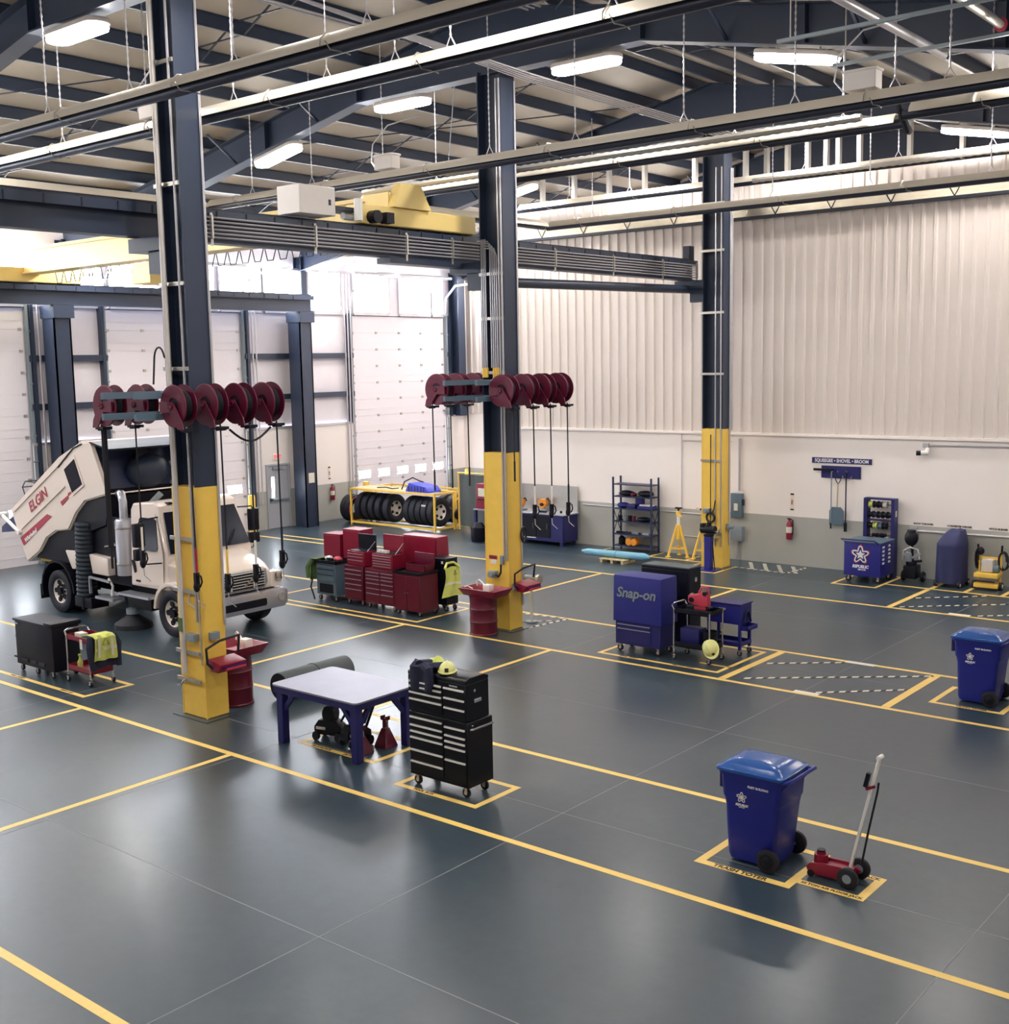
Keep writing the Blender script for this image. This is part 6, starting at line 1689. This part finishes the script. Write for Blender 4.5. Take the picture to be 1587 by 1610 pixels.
b = B(); b.box(-20.02 - TX, -19.99 - TX, -.85, .85, .845, .87); obj('bumper_gap', b, 'black', tk_)
# windscreen, windows, doors
b = B(); b._faces([(-21.365 - TX, -.92, 2.58), (-21.365 - TX, .92, 2.58), (-21.015 - TX, 1.04, 1.73), (-21.015 - TX, -1.04, 1.73)], [(0, 1, 2, 3)])
g_ = b.bm.faces[:] if False else None
ws = obj('windscreen', b, 'glass', tk_)
ws.location = (.02, 0, .01)
for y in (-.5, .45): obj('wiper', B().bar((-20.98 - TX, y, 1.74), (-21.1 - TX, y + .25, 2.05), .02), 'black', ws)
for s in (-1, 1):
    dpoly = T([(-22.36, 1.0), (-22.36, 2.5), (-21.5, 2.56), (-21.18, 1.75), (-21.2, 1.05)])
    b = B()
    def yy(z): return 1.105 - (0 if z < 1.7 else (z - 1.7) * .1)
    vs = [(x, s * yy(z), z) for x, z in dpoly] + [(x, s * (yy(z) + .008), z) for x, z in dpoly]
    n = 5
    dr = obj('cab_door', b._faces(vs, [tuple(range(n)), tuple(range(n, 2 * n))] + [(i, (i + 1) % n, n + (i + 1) % n, n + i) for i in range(n)]), 'truck', tk_)
    wp = rrect(-22.08 - TX, -21.36 - TX, 1.77, 2.46, .08)
    wp = [(x + (.0 if x < -21.7 - TX else -(z - 1.77) * .14), z) for x, z in wp]
    vs = [(x, s * (yy(z) + .006), z) for x, z in wp] + [(x, s * (yy(z) + .014), z) for x, z in wp]
    n = len(wp)
    obj('door_window', B()._faces(vs, [tuple(range(n)), tuple(range(n, 2 * n))] + [(i, (i + 1) % n, n + (i + 1) % n, n + i) for i in range(n)]), 'glass', dr)
    b = B(); b.prism([(-22.34 - TX, 1.52), (-22.24 - TX, 1.52), (-22.18 - TX, 1.28), (-22.24 - TX, 1.24)], s * 1.1, s * 1.12); obj('door_handle', b, 'black', dr)
    b = B(); b.box(-22.2 - TX, -22.04 - TX, s * 1.11 - .01, s * 1.11 + .01, 1.06, 1.1); obj('door_step_vent', b, 'black', dr)
    m_ = obj('mirror', B().box(-21.5 - TX, -21.36 - TX, s * 1.5 - .12, s * 1.5 + .12, 1.92, 2.42), 'black', tk_, .03)
    b = B(); b.box(-21.5 - TX, -21.36 - TX, s * 1.5 - .12, s * 1.5 + .12, 1.64, 1.88); obj('spot_mirror', b, 'black', m_, .03)
    b = B(); b.tube([(-21.42 - TX, s * 1.02, 2.5), (-21.42 - TX, s * 1.45, 2.48), (-21.42 - TX, s * 1.5, 2.4)], .016, 6); obj('mirror_arm', b, 'black', m_)
    b = B(); b.tube([(-21.42 - TX, s * 1.5, 1.66), (-21.4 - TX, s * 1.45, 1.55), (-21.2 - TX, s * 1.12, 1.55)], .016, 6); obj('mirror_arm', b, 'black', m_)
    b = B(); b.box(-22.7 - TX, -21.55 - TX, s * 1.12 - .16, s * 1.12 + .16, .74, .79); st_ = obj('side_step', b, 'silver', tk_)
    b = B(); b.box(-22.6 - TX, -21.7 - TX, s * .98 - .12, s * .98 + .12, .45, .74); obj('step_box', b, 'black', tk_, .02)
b = B(); b.sph((-21.7 - TX, -.4, 2.86), (.06, .06, .06), 8, 5); b.box(-21.55 - TX, -21.4 - TX, -.75, -.62, 2.74, 2.78); obj('roof_marker', b, 'black', tk_)
# wheels
wt, wr = tyre_meshes(.5, .14, .29)[:2]
bb = B()
for i in range(10):
    a = 2 * pi * i / 10; bb.cyl((.05, .14 * math.cos(a), .14 * math.sin(a)), (.085, .14 * math.cos(a), .14 * math.sin(a)), .034, None, 6)
bb.cyl((.04, 0, 0), (.13, 0, 0), .085, None, 14)
lug = mesh_of(bb, 'lug_nuts')
bb = B()
for i in range(5):
    a = 2 * pi * (i + .5) / 5; c_ = Vector((.04, .215 * math.cos(a), .215 * math.sin(a))); bb.cyl(c_, c_ + Vector((.045, 0, 0)), .06, None, 10)
hh_ = mesh_of(bb, 'hand_hole')
for x, s, y in ((-20.9, -1, 1.02), (-20.9, 1, 1.02), (-25.35, -1, 1.02), (-25.35, 1, 1.02), (-25.35, -1, .68), (-25.35, 1, .68)):
    w_ = obj('wheel', wt, 'tyre', tk_, loc=(x - TX, s * y, .5), rot=(0, 0, s * pi / 2))
    r_ = obj('rim', wr, 'hub', w_)
    obj('lug_nuts', lug, 'black', w_); obj('hand_hole', hh_, 'black', w_)
for s in (-1, 1):
    b = B(); pts = []
    xc, zc = -25.35 - TX, .52
    for i in range(11): a = pi * (.0 + 1.08 * i / 10); pts.append((xc + .72 * math.cos(a), zc + .72 * math.sin(a)))
    for i in range(11): a = pi * (1.08 - 1.08 * i / 10); pts.append((xc + .67 * math.cos(a), zc + .67 * math.sin(a)))
    b.prism(pts, s * 1.18, s * .5); obj('rear_fender', b, 'black', tk_)
    b = B(); b.box(-26.12 - TX, -26.09 - TX, min(s * 1.18, s * .5), max(s * 1.18, s * .5), .25, .6); obj('mud_flap', b, 'rubber', tk_)
# raised dump body
hp = T([(-27.1, 1.95), (-27.28, 2.3), (-25.0, 3.62), (-23.98, 4.02), (-23.62, 4.0), (-23.1, 2.92), (-24.0, 2.72), (-24.4, 2.42), (-24.75, 2.02), (-25.3, 1.95), (-25.75, 1.75), (-26.1, 1.4), (-26.68, 1.1)])
body = B()
for s in (-1, 1): body.prism(hp, s * 1.1, s * 1.16)
n_ = len(hp)
for i in range(n_):
    if i in (4,): continue                       # open toward the cab
    (x0, z0), (x1, z1) = hp[i], hp[(i + 1) % n_]
    if i in (5,): pass
    d = Vector((x1 - x0, z1 - z0)).normalized(); nx, nz = -d.y * .03, d.x * .03
    body.prism([(x0, z0), (x1, z1), (x1 + nx, z1 + nz), (x0 + nx, z0 + nz)] , -1.12, 1.12)
hop = obj('dump_body', body, 'truck', tk_)
b = B(); bk = T([(-27.0, 2.0), (-27.1, 2.25), (-25.0, 3.5), (-24.0, 3.9), (-23.9, 3.9), (-23.6, 2.95), (-24.2, 2.7), (-26.3, 1.5)]); b.prism(bk, -1.09, 1.09); obj('hopper_interior', b, 'shelfblue', hop)
b = B(); b.prism(T([(-23.68, 4.02), (-23.6, 4.04), (-22.9, 3.9), (-22.9, 3.86)]), -1.16, 1.16); obj('front_visor', b, 'black', hop)
b = B(); b.sph((-23.6 - TX, .25, 3.3), (.35, .55, .4), 16, 10); obj('fan_housing', b, 'steel', hop)
b = B(); b.cyl((-23.65 - TX, .1, 3.6), (-23.5 - TX, .1, 3.62), .2, None, 18); obj('inlet_ring', b, 'black', hop)
b = B(); b.tube([(-23.4 - TX, .75, 3.5), (-23.3 - TX, .85, 3.2), (-23.4 - TX, .75, 2.95)], .06, 8); obj('pipe_elbow', b, 'box_grey', hop)
for s in (-1, 1): b = B(); b.bar((-23.62 - TX, s * 1.12, 3.98), (-23.1 - TX, s * 1.12, 2.92), .06, .09, (0, 1, 0)); obj('opening_frame', b, 'truck' if s < 0 else 'box_grey', hop)
for s in (-1, 1):
    sy = s * 1.163
    def sp(name, pts, m, t=.006, par=hop): b = B(); b.prism(T(pts), sy, sy + s * t); return obj(name, b, m, par)
    sp('side_window_frame', [(-24.8, 3.42), (-24.27, 3.72), (-23.93, 3.06), (-24.43, 2.8)], 'truck', .02)
    sp('side_window', [(-24.72, 3.38), (-24.27, 3.64), (-24.0, 3.08), (-24.44, 2.87)], 'glass', .026)
    sp('red_stripe', [(-26.92, 1.64), (-25.62, 2.3), (-25.42, 2.26), (-26.78, 1.46)], 'decal_red')
    sp('red_stripe', [(-25.0, 2.62), (-24.65, 2.8), (-24.62, 2.74), (-24.92, 2.54)], 'decal_red')
    sp('red_stripe', [(-24.66, 2.84), (-24.1, 3.06), (-24.64, 2.78)], 'decal_red')
    for (x0, z0), (x1, z1) in (((-27.15, 2.25), (-25.05, 3.42)), ((-26.85, 1.85), (-24.75, 3.0))):
        b = B(); b.bar((x0 - TX, sy, z0), (x1 - TX, sy, z1), .03, .05, (0, 1, 0)); obj('body_rib', b, 'truck', hop)
an = math.atan2(3.0 - 1.85, -24.75 + 26.85)
for txt, px, pz, sz, m in (('ELGIN', -25.98, 2.6, .34, 'decal_red'), ('Whirlwind', -26.42, 1.73, .15, 'white')):
    o = text(txt, sz, (px - TX, -1.174, pz), m, hop, (pi / 2, 0, 0), bold=.006, shear=.15); o.rotation_euler = Matrix.Rotation(-an, 3, 'Y').__matmul__(Matrix.Rotation(pi / 2, 3, 'X')).to_euler()
b = B(); b.tube([(-23.95 - TX, -1.17, 3.98), (-24.3 - TX, -1.17, 3.88), (-25.0 - TX, -1.17, 3.42)], .018, 5); obj('body_seal', b, 'black', hop)
# rear hopper door and ram
b = B(); b.prism(T([(-27.25, 2.26), (-28.1, 1.8), (-28.12, 1.66), (-27.08, 1.78)]), -1.0, 1.0); obj('tailgate', b, 'navycloth', hop)
b = B(); b.cyl((-27.84 - TX, -1.12, 2.13), (-26.88 - TX, -1.2, 1.78), .045, None, 10); b.cyl((-27.84 - TX, -1.2, 2.13), (-27.84 - TX, -1.0, 2.13), .07, None, 10); b.cyl((-26.88 - TX, -1.25, 1.78), (-26.88 - TX, -1.1, 1.78), .06, None, 10); obj('tailgate_ram', b, 'white', hop)
b = B()
q = [(-28.55, 2.6), (-28.65, 2.8), (-28.5, 2.95), (-28.05, 2.95), (-27.9, 2.85)]
for y in (-.5, -.2): b.tube([(x + .75 - TX, y, z - .05) for x, z in q], .014, 5)
for x, z in q: b.tube([(x + .75 - TX, -.5, z - .05), (x + .75 - TX, -.2, z - .05)], .014, 5)
b.tube([(-27.8 - TX, -.35, 2.55), (-27.3 - TX, -.35, 2.86)], .02, 5)
obj('beacon_cage', b, 'black', hop)
b = B(); b.prism(T([(-26.35, 1.2), (-26.05, 1.5), (-25.72, 1.82), (-25.3, 2.03), (-24.75, 2.1), (-24.4, 2.5), (-23.9, 2.72), (-23.15, 2.84), (-23.3, 2.2), (-24.0, 2.0), (-24.1, 1.2)]), -1.09, 1.09); obj('dark_underside_liner', b, 'black', tk_)  # black liner added so the raised body's underside reads dark
# machinery between cab and body
b = B(); b.box(-24.3 - TX, -22.6 - TX, -.95, .95, .85, 2.2); b.box(-24.2 - TX, -23.0 - TX, -1.0, -.6, 1.5, 2.4); obj('engine_module', b, 'black', tk_, .06, 2)
for i, (x, z) in enumerate(((-24.1, 2.1), (-23.7, 2.2), (-23.5, 1.7))): b = B(); b.tube([(x - TX, -1.02, z), (x + .2 - TX, -1.04, z + .03), (x + .3 - TX, -1.02, z + .14), (x + .42 - TX, -1.02, z + .05)], .02, 6); obj('hydraulic_line', b, 'galv', tk_)
b = B(); n_ = 34
b.tube([(-24.2 - TX - .1 * (i / n_), -1.05, 2.2 - 1.7 * i / n_) for i in range(n_ + 1)], [.24 if i % 2 else .22 for i in range(n_ + 1)], 16); obj('suction_hose', b, 'hosedark', tk_)
b = B(); b.box(-24.6 - TX, -23.9 - TX, -1.2, -.75, .25, .5); b.box(-24.3 - TX, -24.2 - TX, -1.22, -1.1, .2, .8); obj('suction_nozzle', b, 'black', tk_, .03)
b = B(); b.lathe([(.2, 0), (.2, 1.2), (.17, 1.24), (.08, 1.26)], (-22.75 - TX, -.98, 1.13), 'z', 20); ex_ = obj('exhaust_muffler', b, 'silver', tk_)
for z in (1.35, 2.15): b = B(); b.lathe([(.203, 0), (.206, .01), (.206, .04), (.203, .05)], (-22.75 - TX, -.98, z), 'z', 20, True); obj('muffler_band', b, 'galv', ex_)
b = B(); b.tube([(-22.75 - TX, -.98, 2.38), (-22.75 - TX, -.98, 2.75), (-22.85 - TX, -.95, 2.92), (-23.0 - TX, -.9, 2.9)], .09, 10); obj('exhaust_pipe', b, 'silver', ex_)
b = B(); b.tube([(-22.6 - TX, -.6, 2.55), (-22.4 - TX, -.5, 2.68), (-22.3 - TX, -.3, 2.9)], .07, 8); b.cyl((-22.5 - TX, -.7, 2.5), (-22.5 - TX, -.4, 2.5), .1, None, 12); obj('air_intake', b, 'box_grey', tk_)
b = B(); b.prism(T([(-24.0, 1.5), (-23.25, 1.46), (-23.25, 1.06), (-23.9, 1.06)]), -1.13, -.6); obj('water_tank', b, 'truck', tk_, .03)
b = B(); b.prism(T([(-25.0, 1.5), (-24.5, 1.52), (-24.5, 1.1), (-24.75, 1.08)]), -1.13, -.6); obj('water_tank', b, 'hub', tk_, .03)
b = B(); b.box(-26.35 - TX, -25.85 - TX, -1.0, 1.0, 1.12, 1.24); obj('subframe', b, 'yellow', tk_)
b = B(); b.bar((-24.0 - TX, -1.14, .98), (-23.2 - TX, -1.14, .94), .05); b.bar((-24.0 - TX, -1.14, .98), (-24.0 - TX, -1.14, .6), .05); obj('tank_frame', b, 'silver', tk_)
b = B(); b.box(-23.65 - TX, -22.95 - TX, -1.25, -.95, .54, .6); obj('lower_step', b, 'silver', tk_)
b = B(); b.tube([(-23.2 - TX, -1.1, .62), (-23.15 - TX, -1.1, .85), (-23.3 - TX, -1.1, 1.0)], .03, 6); obj('step_bracket', b, 'white', tk_)
b = B(); b.lathe([(.05, .3), (.12, .28), (.4, .1), (.42, .0), (.3, .02), (.05, .18)], (-22.5 - TX, -1.05, 0), 'z', 20, True); obj('gutter_broom', b, 'rubber', tk_)
b = B(); b.cyl((-22.5 - TX, -1.05, .3), (-22.5 - TX, -1.05, .42), .14, None, 14); b.bar((-22.5 - TX, -1.05, .42), (-22.9 - TX, -.5, .6), .08); obj('broom_motor', b, 'box_grey', tk_)
b = B(); b.bar((-25.9 - TX, .5, 1.0), (-25.0 - TX, .5, 2.2), .12, .12, (0, 1, 0)); b.bar((-25.9 - TX, -.5, 1.0), (-25.0 - TX, -.5, 2.2), .12, .12, (0, 1, 0)); obj('lift_ram', b, 'galv', tk_)
# cone light bar at tail, small tools under truck
